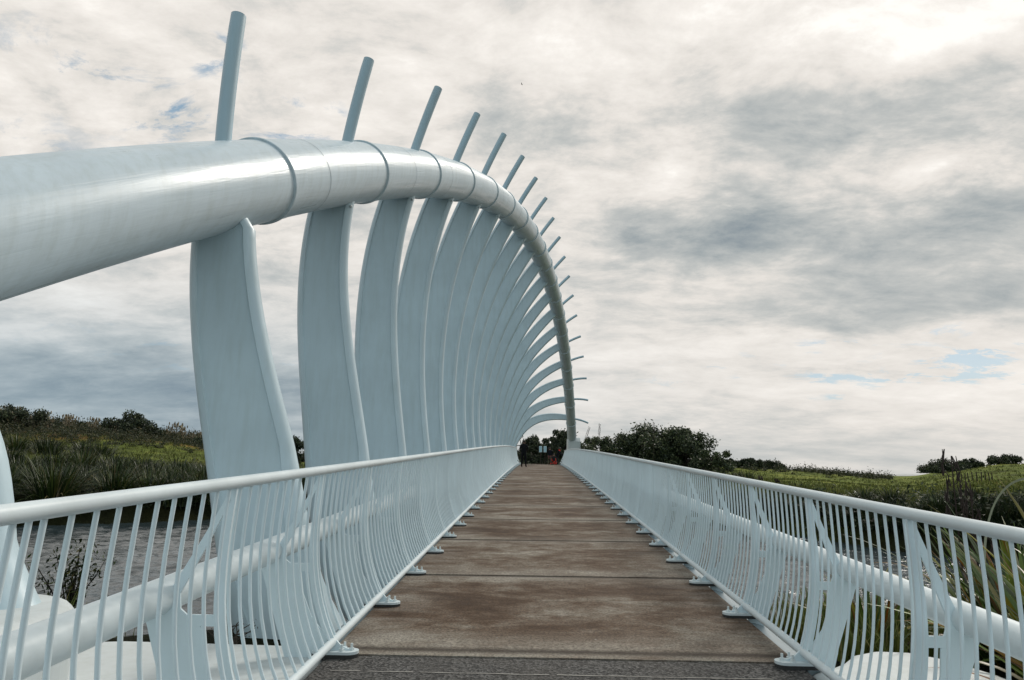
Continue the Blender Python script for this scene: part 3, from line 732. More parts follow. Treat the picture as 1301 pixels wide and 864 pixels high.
# ------------------------------------------------------------------ plants
def flax_mesh(name, n, lmin, lmax, w, mat_, nseg=6, spread=.35, fold=True, seed=0, droop=1.0, twist=.5):
    r = np.random.default_rng(seed); V = []; Fq = []
    for i in range(n):
        az = r.uniform(0, 2*math.pi); L = r.uniform(lmin, lmax)*(.75+.25*r.random()); base = r.uniform(0, spread)
        tilt = abs(r.normal(0, .42))+.08; dr = r.uniform(.3, 1.5)*droop*(.3+tilt)
        if r.random() < .12: dr *= 2.2
        dx, dy = math.cos(az), math.sin(az); pos = np.array([dx*base, dy*base, -.1]); ang = tilt
        side = np.array([-dy, dx, 0]); tw = r.normal(0, twist)
        ww = w*r.uniform(.7, 1.25); b0 = len(V)
        for s in range(nseg+1):
            t = s/nseg; wd = ww*(.55+.9*t-1.45*t*t)*.9 if t > .35 else ww*(.7+.3*t/.35)
            if s == nseg: wd = .004
            dirv = np.array([dx*math.sin(ang), dy*math.sin(ang), math.cos(ang)])
            nrm = np.cross(side, dirv); sd = side*math.cos(tw*t)+nrm*math.sin(tw*t)
            if fold: V += [pos-sd*wd/2+nrm*wd*.18, pos, pos+sd*wd/2+nrm*wd*.18]
            else: V += [pos-sd*wd/2, pos+sd*wd/2]
            pos = pos+dirv*L/nseg; ang += dr/nseg*(.4+1.4*t)
        m_ = 3 if fold else 2
        for s in range(nseg):
            for q in range(m_-1): Fq.append((b0+s*m_+q, b0+s*m_+q+1, b0+(s+1)*m_+q+1, b0+(s+1)*m_+q))
    return np_mesh(name, V, Fq, mat_, True)
flaxA = [flax_mesh('flax_bush', 230, .9, 1.75, .06, m_flax, 6, .6, False, 20+i, 1.25) for i in range(3)]
flaxB = [flax_mesh('flax_bush', 270, .8, 1.6, .06, m_flaxdark, 6, .9, False, 30+i, 1.3) for i in range(3)]
def polar(azd, D): return D*math.sin(R_(azd)), D*math.cos(R_(azd))
def plant(name, me, x, y, s, label, cat, group, dz=0, rz=None):
    o = link(name, me, None, (x, y, Hs(x, y)+dz), random.uniform(0, 6.28) if rz is None else rz, s)
    return tag(o, label, cat, group)
# left bank: big single clump first
x, y = polar(-34.6, 44.0); plant('flax_bush', flax_mesh('flax_bush', 420, 1.7, 2.9, .07, m_flax, 8, .7, True, 5, 1.5), x, y, 1.15,
      'large rounded flax clump at the water edge between the two nearest left ribs', 'flax bush', None)
GL = 'flax bushes along the far left river bank'
LL = 'dark flax bush with spiky strap leaves on the far left river bank'
def land_ok(x, y): return sdist(np.array([x]), np.array([y]))[0] > .6
for D_, dz, n_ in ((41, 1.5, 13), (44, 1.5, 14), (47, 1.8, 15), (51, 2.0, 15), (55, 2.5, 15), (60, 3, 14), (66, 3.5, 16), (73, 4, 14)):
    for i in range(n_):
        a = -41+ (i+random.uniform(.1, .9))*24/n_; x, y = polar(a, D_+random.uniform(-dz, dz))
        if D_ > 60 and a > -29.5: continue
        if abs(a+34.6) < 2.6 and D_ < 45: continue
        k = 0
        while not land_ok(x, y) and k < 12: x *= 1.03; y *= 1.03; k += 1
        plant('flax_bush', random.choice(flaxA+flaxB), x, y, random.uniform(.85, 1.3)*(1 if D_ < 60 else 1.12), LL, 'flax bush', GL)
# more seen between the further ribs
for i in range(14):
    a = -17.5+i*1.1; x, y = polar(a, random.uniform(58, 66)); k = 0
    while not land_ok(x, y) and k < 20: x *= 1.03; y *= 1.03; k += 1
    if abs(x) < 4: continue
    plant('flax_bush', random.choice(flaxB), x, y, random.uniform(1., 1.3), LL, 'flax bush', GL)
# right bank belt
GR = 'flax bushes in the belt along the right river bank'; LR = 'dark flax bush in the belt between the right railing and the green meadow'
for D_, n_ in ((23, 28), (25, 30), (27.2, 30), (29.6, 30), (32.5, 26), (35.5, 20)):
    for i in range(n_):
        a = 11.5+(i+random.uniform(.1, .9))*31/n_; x, y = polar(a, D_+random.uniform(-.9, .9)); k = 0
        while not land_ok(x, y) and k < 20: x *= 1.04; y *= 1.04; k += 1
        d = math.hypot(x, y)
        s = (.52+.006*(d-24))*random.uniform(.8, 1.2)*(1 if a < 26 else .82)
        plant('flax_bush', random.choice(flaxB), x, y, s, LR, 'flax bush', GR)
for i in range(14):     # thinning out towards the big tree
    a = 8+random.uniform(0, 9); x, y = polar(a, random.uniform(40, 58)); k = 0
    while not land_ok(x, y) and k < 20: x *= 1.04; y *= 1.04; k += 1
    plant('flax_bush', random.choice(flaxA), x, y, random.uniform(.5, .8), LR, 'flax bush', GR)
# foreground right: flax beside the railing
near1 = flax_mesh('flax_bush', 130, 1.3, 2.2, .105, m_flaxnear, 12, .4, True, 41, 1.3, .22)
near2 = flax_mesh('flax_bush', 130, 1.2, 2.0, .105, m_flaxnear, 12, .4, True, 44, 1.5, .22)
near3 = flax_mesh('flax_bush', 110, 1.1, 1.9, .105, m_flaxnear, 12, .35, True, 47, 1.3, .22)
GN = None
for (x, y, s, me_, lb) in ((3.95, 5.0, 1.0, near1, 'nearest flax bush with green and orange strap leaves at the right picture edge'),
                           (4.35, 6.6, .95, near2, 'olive flax bush just behind the right railing, next to the rounded white abutment'),
                           (3.3, 7.5, .6, near3, 'low flax bush on the bank below the right support tube'),
                           (5.2, 8.2, 1.0, near2, 'flax bush behind the nearest one, right of the dark seed stalk'),
                           (3.5, 9.2, .55, near3, 'small yellowish flax bush furthest along the near right bank'),
                           (4.9, 6.0, 1.05, near3, 'flax bush with drooping leaves outside the rightmost end of the railing')):
    plant('flax_bush', me_, x, y, s, lb, 'flax bush', None, -.05)
# long arching pale leaf of the near bush, rising above the rail
mb = MB(); pts = []
def bp(px, py, Y):
    v = R2*((px-650.5)/F_) - U2*((py-432)/F_) + Fv; t = Y/v.y; return Vector((v.x*t, Y, H_CAM+v.z*t))
ctrl = [bp(1252, 760, 5.6), bp(1250, 700, 5.6), bp(1254, 668, 5.55), bp(1262, 640, 5.5), bp(1277, 618, 5.45), bp(1300, 605, 5.4), bp(1335, 612, 5.35), bp(1365, 640, 5.3)]
wds = [.010, .010, .009, .008, .010, .012, .01, .002]
V = []; Fq = []
for i, (p, w) in enumerate(zip(ctrl, wds)):
    t = (ctrl[min(i+1, 7)]-ctrl[max(i-1, 0)]).normalized(); sd = t.cross(Vector((0, 1, .6))).normalized(); V += [p-sd*w, p+sd*w]
for i in range(7): Fq.append((2*i, 2*i+1, 2*i+3, 2*i+2))
me = np_mesh('flax_leaf', V, Fq, simple('pale_leaf', (.36, .37, .27), .45), True)
o = link('flax_leaf', me); md = o.modifiers.new('s', 'SUBSURF'); md.levels = md.render_levels = 2
tag(o, 'long pale flax leaf arching above the right handrail at the picture edge', 'leaf')
# tall flax seed stalks
def stalk(x, y, h, label, lean=.05, seed=1, ztop=None, nb=16):
    r = random.Random(seed); mb = MB(); z = Hs(x, y)
    if ztop: h = ztop-z
    pts = [(x+lean*h*t*t, y, z+h*t) for t in [i/8 for i in range(9)]]
    mb.tube(pts, [.016*(1-.6*i/8) for i in range(9)], 6)
    for i in range(nb):
        t = .66+.34*i/nb; px_, pz = x+lean*h*t*t, z+h*t; sg = -1 if i % 2 else 1; l = .11*(1.25-t)+.035
        a = r.uniform(-1, 1); tipp = (px_+sg*l*math.cos(a), y+l*math.sin(a), pz+l*1.0)
        mb.tube([(px_, y, pz), (px_+sg*l*.6*math.cos(a), y+l*.6*math.sin(a), pz+l*.35), tipp], .005, 5)
        for q in range(4):
            mb.tube([(tipp[0]+r.uniform(-.035, .035), tipp[1]+r.uniform(-.03, .03), tipp[2]+r.uniform(-.06, 0)), (tipp[0]+r.uniform(-.05, .05), tipp[1], tipp[2]+.11)], [.011, .004], 5)
    o = mb.build('seed_stalk', m_stalk); tag(o, label, 'flower stalk')
x, y = polar(29.6, 10.2); stalk(x, y, 0, 'tallest dark flax seed stalk rising above the right handrail', .004, 1, 1.86, 10)
x, y = polar(30.5, 10.0); stalk(x, y, 0, 'shorter dark seed stalk right beside the tallest one', .006, 2, 1.50, 6)
x, y = polar(31.0, 9.8); stalk(x, y, 0, 'grey seed stalk low in front of the tall pair', .01, 3, 1.0, 5)
for i, (a, D_, h) in enumerate(((17.2, 44, 2.3), (18.4, 43, 2.2), (22, 32, 1.9), (9.2, 62, 4.6), (4.9, 66, 4.0), (3.6, 67, 3.6))):
    x, y = polar(a, D_)
    if land_ok(x, y): stalk(x, y, h, ['thin leaning seed stalk in the meadow scrub left of the right flax belt', 'second thin seed stalk close to the leaning one in the scrub', 'seed stalk poking out of the middle of the right flax belt', 'seed stalk between the arch foot and the big round tree', 'tall seed spike just right of the arch footing', 'seed spike nearest the arch footing'][i], [-.18, -.3, .03, .02, .03, .2][i], 10+i, [1.35, 1.2, 1.0, None, None, None][i])

def tree(name, x, y, h, rx, ry, nclump, nleaf, ls, mat_, label, cat, group=None, seed=0, low=.05, zbase=None, trunk=True):
    r = np.random.default_rng(seed); z = Hs(x, y) if zbase is None else zbase
    root = empty(name, (x, y, z)); tag(root, label, cat, group)
    C_ = []; 
    for i in range(nclump):
        for _ in range(30):
            p = r.uniform(-1, 1, 3); d = np.linalg.norm(p)
            if .35 < d < 1: break
        p[2] = max(.08, p[2]*.5+.45)
        sc1 = math.sqrt(max(.2, 1-max(0, p[2]-.35)**2*1.6)); p[0] *= sc1; p[1] *= sc1
        C_.append((p[0]*rx, p[1]*ry, p[2]*h*.92, r.uniform(.17, .30)*max(rx, h*.5)))
    C_ = np.array(C_)
    idx = r.integers(0, nclump, nleaf); d = r.normal(0, 1, (nleaf, 3)); d /= np.linalg.norm(d, axis=1)[:, None]
    rad = C_[idx, 3]*(r.random(nleaf)**.45); stretch = np.where(r.random(nleaf) < .12, 1.35, 1.0)
    P = C_[idx, :3]+d*(rad*stretch)[:, None]*np.array([1, 1, .85]); P[:, 2] = np.maximum(P[:, 2], .05)
    a = r.normal(0, 1, (nleaf, 3)); a /= np.linalg.norm(a, axis=1)[:, None]
    a = a*.7+d*.3; b = np.cross(a, r.normal(0, 1, (nleaf, 3))); b /= np.linalg.norm(b, axis=1)[:, None]; a /= np.linalg.norm(a, axis=1)[:, None]
    s1 = ls*r.uniform(.6, 1.3, nleaf)[:, None]; s2 = s1*.45
    V = np.stack([P-a*s1, P+b*s2, P+a*s1, P-b*s2], 1).reshape(-1, 3); Fq = np.arange(nleaf*4).reshape(-1, 4)
    link('crown', np_mesh('crown', V, Fq, mat_), root)
    if trunk:
        mb = MB(); mb.tube([(0, 0, -.2), (.05*rx, 0, h*.25), (-.03*rx, .05, h*.5), (.06*rx, 0, h*.72)], [h*.035, h*.028, h*.02, h*.01], 8)
        for i in range(min(10, nclump)):
            c = C_[i]; zz = h*(.12+.45*r.random()); mb.tube([(0, 0, zz), (c[0]*.5, c[1]*.5, (zz+c[2])*.5+.1), (c[0]*.9, c[1]*.9, c[2])], [h*.016, h*.01, h*.004], 6)
        mb.build('trunk', m_bark, root)
    return root
# big rounded tree right of the bridge end
x, y = polar(9.3, 66); tree('bushy_tree', x, y, 5.3, 3.6, 3.2, 60, 26000, .13, m_tree, 'largest dark bushy tree above the right railing, right of the arch foot', 'tree', None, 3)
x, y = polar(11.7, 64); tree('bushy_tree', x, y, 4.5, 3.0, 2.8, 44, 18000, .12, m_tree, 'lower dark tree leaning on the right side of the largest bushy tree', 'tree', None, 4)
x, y = polar(13.7, 60); tree('bushy_tree', x, y, 2.8, 1.6, 1.4, 26, 8000, .10, m_tree, 'small bush at the right foot of the large dark trees', 'tree', None, 5)
x, y = polar(6.0, 66); tree('bushy_tree', x, y, 3.4, 2.7, 1.8, 40, 15000, .11, m_tree, 'mid green bush between the arch footing and the largest tree', 'tree', None, 6)
x, y = polar(4.2, 69); tree('bushy_tree', x, y, 3.3, 1.8, 1.5, 24, 8000, .11, m_tree, 'dark shrub immediately right of the white arch footing', 'tree', None, 7)
# trees behind the far bridge end
for i, (px_, D_, h, rx, lb) in enumerate(((664, 78, 4.2, 2.1, 'round dark tree behind the standing man at the far bridge end'),
        (675, 82, 4.0, 1.5, 'narrow dark tree between the man and the blue boards'), (684, 84, 3.2, 1.5, 'dark tree behind the left blue board'),
        (692, 88, 2.5, 1.6, 'low dark shrub behind the right blue board'), (700, 80, 4.0, 1.5, 'dark tree behind the two walkers at the far bridge end'), (712, 78, 4.7, 1.9, 'tallest dark tree at the far bridge end, left of the arch foot'),
        (722, 76, 4.6, 1.5, 'dark tree half hidden behind the arch foot'), (655, 86, 2.5, 2.0, 'dark tree just left of the last rib base'))):
    a, _ = azel(px_, 580); x, y = polar(a, D_); tree('bushy_tree', x, y, h, rx, rx, 20, 5200, .13, m_treefar, lb, 'tree', None, 20+i, zbase=2.12)
for i, (a, D_, w) in enumerate(((-1.8, 76, 1.2), (-.6, 77, 1.3), (.5, 77, 1.3), (1.7, 76, 1.3), (2.7, 75, 1.2))):
    x, y = polar(a, D_); tree('low_shrub', x, y, 1.4, w, .9, 10, 2600, .10, m_treefar, 'low dark shrub in the hedge closing the path beyond the bridge', 'shrub', 'hedge shrubs beyond the far bridge end', 40+i, zbase=2.12, trunk=True)
x, y = polar(-19.8, 62); tree('bushy_tree', x, y, 4.3, 2.6, 2.2, 24, 8000, .13, m_treefar, 'dark tree seen in the gap between the first and second full ribs', 'tree', None, 50)
x, y = polar(-30.2, 122); tree('bushy_tree', x, y, 4.2, 4.4, 4, 26, 9000, .2, m_treefar, 'lone rounded dark tree on the left hill skyline', 'tree', None, 51, trunk=True)
x, y = polar(-37.3, 118); tree('bushy_tree', x, y, 3.4, 3.8, 3, 22, 6000, .18, m_treefar, 'dark bush on the left hill skyline at the picture edge', 'tree', None, 52)
x, y = polar(-25.0, 100); tree('bushy_tree', x, y, 2.2, 3.0, 2.4, 14, 3500, .16, m_treefar, 'low dark bush on the green slope left of the first full rib', 'tree', None, 53)
for i, (px_, D_, h, rx, lb) in enumerate(((1198, 165, 2.3, 4.6, 'left dark clump of trees on the right skyline beside the sea gap'), (1232, 170, 2.0, 2.2, 'small dark clump behind the tall seed stalk on the right skyline'), (1277, 175, 2.9, 3.4, 'round dark clump of trees nearest the right picture edge on the skyline'),
                                             (927, 150, 1.7, 1.7, 'small dark bush on the meadow skyline right of the big tree'), (952, 152, 2.0, 2.6, 'dark bush on the meadow skyline, second right of the big tree'), (975, 155, 1.4, 3.6, 'wide low bush on the meadow skyline'))):
    a, _ = azel(px_, 590); x, y = polar(a, D_); tree('bushy_tree', x, y, h, rx, rx*.7, 26, 6000, .2, m_treefar, lb, 'tree', None, 60+i, trunk=True)
# scrub along the skylines (nobody could count it) and pampas plumes
def scatter(name, pts, hfun, mat_, nl, ls, seed, flat=.8):
    r = np.random.default_rng(seed); P = []; 
    pts = np.array(pts); z = H(pts[:, 0], pts[:, 1]); hh = np.array([hfun() for _ in pts])
    n = len(pts); idx = np.repeat(np.arange(n), nl)
    d = r.normal(0, .45, (n*nl, 3)); d[:, 2] = np.abs(d[:, 2])*1.1
    c = np.stack([pts[idx, 0], pts[idx, 1], z[idx]], -1)+d*hh[idx][:, None]
    a = r.normal(0, 1, (n*nl, 3)); a[:, 2] += flat; a /= np.linalg.norm(a, axis=1)[:, None]; b = np.cross(a, r.normal(0, 1, (n*nl, 3))); b /= np.linalg.norm(b, axis=1)[:, None]
    s1 = ls*r.uniform(.6, 1.4, n*nl)[:, None]
    V = np.stack([c-a*s1, c+b*s1*.4, c+a*s1, c-b*s1*.4], 1).reshape(-1, 3)
    return link(name, np_mesh(name, V, np.arange(len(V)).reshape(-1, 4), mat_))
pts = [polar(random.uniform(-46, -14), random.gauss(128, 9)) for _ in range(520)]+[polar(random.uniform(-46, -14), random.uniform(104, 140)) for _ in range(200)]
tag(scatter('hill_scrub', pts, lambda: random.uniform(.5, 1.35), m_scrub, 90, .17, 1), 'brown and dark green scrub covering the left hill skyline', 'scrub', None, 'stuff')
pts = [polar(random.uniform(14.3, 26.0), random.gauss(158, 9)) for _ in range(260)]
tag(scatter('dune_scrub', pts, lambda: random.uniform(.5, 1.3), m_scrub, 70, .16, 2), 'low scrub along the meadow skyline right of the big tree', 'scrub', None, 'stuff')
pts = []
while len(pts) < 620:
    p = polar(random.uniform(-44, -14), random.uniform(58, 118))
    if vnoise(np.array([p[0]]), np.array([p[1]]), .07, 9)[0] > -.02: pts.append(p)
tag(scatter('slope_scrub', pts, lambda: random.uniform(.3, .9), m_scrub, 60, .10, 3), 'patchy scrub on the green slope of the left bank', 'scrub', None, 'stuff')
# bank undergrowth hiding the water line
pts = []
for a, b in zip(far_bank[1:-2], far_bank[2:-1]):
    for _ in range(int(math.dist(a, b)*5)):
        t = random.random(); p = (a[0]+(b[0]-a[0])*t, a[1]+(b[1]-a[1])*t); q = (p[0]+random.uniform(-.3, 2.2)*np.sign(p[0])*.6, p[1]+random.uniform(.2, 3))
        if land_ok(*q) or random.random() < .3: pts.append(q)
tag(scatter('bank_undergrowth', pts, lambda: random.uniform(.4, 1.0), m_treefar, 55, .09, 4), 'dark undergrowth along the far edge of the river', 'undergrowth', None, 'stuff')
# pampas plumes
def plumes(n, seed):
    r = random.Random(seed); mb = MB()
    for i in range(n):
        a = r.uniform(0, 6.28); l = r.uniform(1.2, 2.2); tl = r.uniform(.05, .5); dx, dy = math.cos(a)*math.sin(tl), math.sin(a)*math.sin(tl)
        mb.tube([(0, 0, 0), (dx*l, dy*l, l*.9), (dx*l*1.35, dy*l*1.35, l*1.25)], [.015, .012, .01], 4)
        mb.ball((dx*l*1.3, dy*l*1.3, l*1.18), .11, (.9, .9, 2.6), 4)
    for i in range(70):
        a = r.uniform(0, 6.28); l = r.uniform(.8, 1.5); dx, dy = math.cos(a), math.sin(a)
        mb.tube([(0, 0, 0), (dx*l*.35, dy*l*.35, l*.75), (dx*l*.85, dy*l*.85, l*.55)], [.03, .022, .004], 3)
    return mb.mesh('pampas_grass', m_plume)
pms = [plumes(12, i) for i in range(3)]
for i in range(34):
    a = random.choice((random.uniform(-38.5, -33.8), random.uniform(-36.5, -30.5), random.uniform(-28.5, -26))); x, y = polar(a, random.uniform(116, 130))
    plant('pampas_grass', random.choice(pms), x, y, random.uniform(.55, .95), 'tan pampas grass plumes on the left hill skyline', 'pampas grass', 'pampas grass along the left hill skyline')
# meadow grass
def grass(pts, hmin, hmax, w, nb, seed, name, label):
    r = np.random.default_rng(seed); pts = np.array(pts); z = H(pts[:, 0], pts[:, 1]); n = len(pts); idx = np.repeat(np.arange(n), nb)
    m = len(idx); base = np.stack([pts[idx, 0]+r.normal(0, .12, m), pts[idx, 1]+r.normal(0, .12, m), z[idx]-.03], -1)
    a = r.uniform(0, 2*np.pi, m); h = r.uniform(hmin, hmax, m); ln = r.uniform(.1, .6, m)*h
    side = np.stack([np.cos(a+1.57), np.sin(a+1.57), 0*a], -1)*w
    mid = base+np.stack([np.cos(a)*ln*.35, np.sin(a)*ln*.35, h*.6], -1); tp = base+np.stack([np.cos(a)*ln, np.sin(a)*ln, h], -1)
    V = np.stack([base-side, base+side, mid+side*.7, mid-side*.7, tp+side*.05, tp-side*.05], 1).reshape(-1, 3)
    i0 = np.arange(m)*6; Fq = np.concatenate([np.stack([i0, i0+1, i0+2, i0+3], -1), np.stack([i0+3, i0+2, i0+4, i0+5], -1)])
    o = link(name, np_mesh(name, V, Fq, m_grass)); tag(o, label, 'grass', None, 'stuff')
pts = []
while len(pts) < 7000:
    a = random.uniform(8, 42); D_ = math.exp(random.uniform(math.log(34), math.log(160))); p = polar(a, D_); pts.append(p)
grass(pts, .10, .28, .03, 6, 1, 'meadow_grass', 'long green grass of the meadow right of the bridge')
pts = [polar(random.uniform(-44, -15), random.uniform(52, 112)) for _ in range(4500)]
grass(pts, .12, .32, .035, 5, 2, 'slope_grass', 'green grass on the slope of the left bank')
pts = []
while len(pts) < 1800:
    p = (random.uniform(2.6, 12), random.uniform(1, 11)) if random.random() < .6 else (random.uniform(-14, -4.5), random.uniform(2, 9))
    if land_ok(*p) and not (p[0] < 3.9 and p[1] < 6.3) and not (-6.8 < p[0] < -2.9 and p[1] < 5.6): pts.append(p)
grass(pts, .15, .55, .012, 9, 3, 'bank_grass', 'rough grass on the near river bank beside the bridge')
# fence posts in the right meadow
for i in range(9):
    a, _ = azel(1222+i*5.2+random.uniform(-1, 1), 620); x, y = polar(a, 62+i*.3); mb = MB(); mb.tube([(0, 0, -.2), (random.uniform(-.05, .05), 0, .7)], .04, 6)
    o = mb.build('fence_post', m_bark, None, 0, (x, y, Hs(x, y))); tag(o, 'short dark fence post in the row on the right meadow', 'fence post', 'fence posts on the right meadow')
# little shrubs near the water
def sprig(x, y, h, n, label, bare=False, z=None, seed=1):
    r = random.Random(seed); root = empty('young_shrub', (x, y, Hs(x, y) if z is None else z)); tag(root, label, 'shrub'); mb = MB(); lv = []
    for i in range(n):
        a = r.uniform(0, 6.28); tl = r.uniform(.1, .6); l = h*r.uniform(.6, 1); p = Vector((0, 0, -.1)); pts_ = [p.copy()]
        for s in range(6):
            p = p+Vector((math.cos(a)*math.sin(tl), math.sin(a)*math.sin(tl), math.cos(tl)))*l/6; a += r.uniform(-.5, .5); tl += r.uniform(-.15, .15); pts_.append(p.copy())
            for q in range(0 if bare else 16): lv.append((p+Vector([r.gauss(0, .055) for _ in range(3)]), Vector([r.gauss(0, 1) for _ in range(3)]).normalized()))
            if bare:
                e = p+Vector((r.gauss(0, .09), r.gauss(0, .09), r.uniform(.02, .1))); mb.tube([p, e], [.006, .003], 4)
                for q in range(3): lv.append((e+Vector([r.gauss(0, .015) for _ in range(3)]), Vector([r.gauss(0, 1) for _ in range(3)]).normalized()))
        mb.tube(pts_, [.012*(1-.12*s) for s in range(7)], 5)
    mb.build('stem', m_bark, root)
    V = []; Fq = []; s_ = .035 if not bare else .014
    for p, d in lv:
        b_ = d.cross(Vector((.3, .5, .8))).normalized(); i0 = len(V); V += [p-d*s_, p+b_*s_*.4, p+d*s_, p-b_*s_*.4]; Fq.append((i0, i0+1, i0+2, i0+3))
    link('foliage', np_mesh('foliage', V, Fq, m_flax if not bare else m_stalk), root)
v = bp(88, 770, 8.6); sprig(v.x, v.y, .95, 12, 'dark leafy young shrub beside the flared base of the nearest rib', z=v.z-.1, seed=3)
v = bp(300, 800, 6.0); sprig(v.x, v.y, .5, 5, 'bare reddish twig plant in front of the white base of the first full rib', True, z=.1, seed=4)

# ------------------------------------------------------------------ people
m_black = simple('black_cloth', (.004, .005, .007), .8); m_navy = simple('navy_cloth', (.008, .010, .016), .8); m_skin = simple('skin', (.36, .22, .16), .55, .1)
m_hair = simple('hair', (.02, .015, .012), .6); m_red = simple('red_cloth', (.75, .03, .015), .6, .1); m_pink = simple('brown_pink_cloth', (.20, .10, .095), .8); m_tyre = simple('tyre', (.012, .012, .012), .7)
m_redp = simple('red_plastic', (.80, .03, .012), .35, .1)
def person(loc, rz, joints_, radii, edges, mats, zones, label, hair=True, extra=None):
    """one skinned body; zones = [(test(centre), material index)]"""
    root = empty('person', loc, rz); tag(root, label, 'person')
    names = list(joints_); me = bpy.data.meshes.new('body')
    me.from_pydata([joints_[n] for n in names], [(names.index(a), names.index(b)) for a, b in edges], [])
    o = bpy.data.objects.new('body', me); col.objects.link(o); o.parent = root
    sk = o.modifiers.new('skin', 'SKIN'); sk.use_smooth_shade = True; ss = o.modifiers.new('sub', 'SUBSURF'); ss.levels = ss.render_levels = 2
    for i, n in enumerate(names):
        r = radii[n]; me.skin_vertices[0].data[i].radius = r if hasattr(r, '__len__') else (r, r)
    me.skin_vertices[0].data[names.index('pelvis')].use_root = True
    dg = bpy.context.evaluated_depsgraph_get(); dg.update()
    nm = bpy.data.meshes.new_from_object(o.evaluated_get(dg)); o.modifiers.clear(); o.data = nm
    nm.materials.clear()
    for m in mats: nm.materials.append(m)
    for p in nm.polygons:
        c = p.center; p.use_smooth = True
        for t, k in zones:
            if t(c): p.material_index = k; break
    hd = Vector(joints_['head'])
    if hair:
        mb = MB(); mb.ball((hd.x, hd.y+.015, hd.z+.035), .108, (.95, 1.05, 1.0), 8); mb.build('hair', m_hair, root)
    mb = MB()    # face: nose, ears; eyes
    f = -1
    mb.ball((hd.x, hd.y+f*.10, hd.z-.01), .018, (1, 1.1, 1.5), 5)
    for s in (-1, 1): mb.ball((hd.x+s*.088, hd.y, hd.z-.01), .022, (.5, 1, 1.4), 5)
    mb.build('face', m_skin, root)
    return root
def standing(h, legs=.06, bend=0., arms='down', stride=.0):
    k = h/1.75; b = bend
    J = dict(pelvis=(0, 0, .95), spine=(0, b*-.10, 1.15), chest=(0, b*-.25, 1.36-b*.05), neck=(0, b*-.38, 1.50-b*.10), head=(0, b*-.48, 1.63-b*.14), crown=(0, b*-.5, 1.70-b*.15))
    for s, n in ((-1, 'l'), (1, 'r')):
        st = stride*s
        J['hip'+n] = (s*.09, 0, .90); J['knee'+n] = (s*(.09+legs*.5), -.02-st*.5, .50); J['ankle'+n] = (s*(.09+legs), .02-st, .09); J['toe'+n] = (s*(.10+legs), -.15-st, .045)
        J['sh'+n] = (s*.19, b*-.28, 1.42-b*.06)
        if arms == 'front': J['el'+n] = (s*.27, -.06, 1.16); J['wr'+n] = (s*.10, -.24, 1.06); J['hand'+n] = (s*.04, -.30, 1.06)
        elif arms == 'reach': J['el'+n] = (s*.22, -.30, 1.16); J['wr'+n] = (s*.16, -.48, .95); J['hand'+n] = (s*.15, -.53, .88)
        else: J['el'+n] = (s*.25, .03, 1.14); J['wr'+n] = (s*.24, -.06, .88); J['hand'+n] = (s*.24, -.09, .79)
    Rr = dict(pelvis=(.155, .115), spine=(.15, .11), chest=(.175, .12), neck=.058, head=(.088, .10), crown=(.07, .08))
    for n in 'lr': Rr.update({'hip'+n: .095, 'knee'+n: .062, 'ankle'+n: .045, 'toe'+n: .038, 'sh'+n: .07, 'el'+n: .05, 'wr'+n: .034, 'hand'+n: (.03, .042)})
    E_ = [('pelvis', 'spine'), ('spine', 'chest'), ('chest', 'neck'), ('neck', 'head'), ('head', 'crown')]
    for n in 'lr': E_ += [('pelvis', 'hip'+n), ('hip'+n, 'knee'+n), ('knee'+n, 'ankle'+n), ('ankle'+n, 'toe'+n), ('chest', 'sh'+n), ('sh'+n, 'el'+n), ('el'+n, 'wr'+n), ('wr'+n, 'hand'+n)]
    J = {a: tuple(c*k for c in v) for a, v in J.items()}; Rr = {a: (tuple(c*k for c in v) if hasattr(v, '__len__') else v*k) for a, v in Rr.items()}
    return J, Rr, E_, k
J, Rr, E_, k = standing(1.80, .05, .1, 'front')
person((-.92, 47.2, ZD(47.2)), R_(170), J, Rr, E_, [m_black, m_skin, m_tyre], [(lambda c: c.z > 1.53*1.03, 1), (lambda c: c.z < .09, 2), (lambda c: c.y < -.27 and c.z > 1, 1)], 'person in black standing at the left railing at the far end of the bridge')
J, Rr, E_, k = standing(1.45, .03, .5, 'reach')
person((1.66, 59.4, ZD(59.4)), R_(70), J, Rr, E_, [m_navy, m_skin, m_red], [(lambda c: c.z > 1.27, 1), (lambda c: 1.12 < c.z <= 1.27 and abs(c.x) < .16, 2)], 'person in dark clothes with a bright red collar bending at the right railing')
J, Rr, E_, k = standing(1.42, .02, .05, 'down', .14)
person((1.02, 60.3, ZD(60.3)), R_(10), J, Rr, E_, [m_navy, m_skin, m_pink], [(lambda c: c.z > 1.22, 1), (lambda c: c.z < .74, 2)], 'person with dark top and brownish pink trousers walking left of the red collared one')
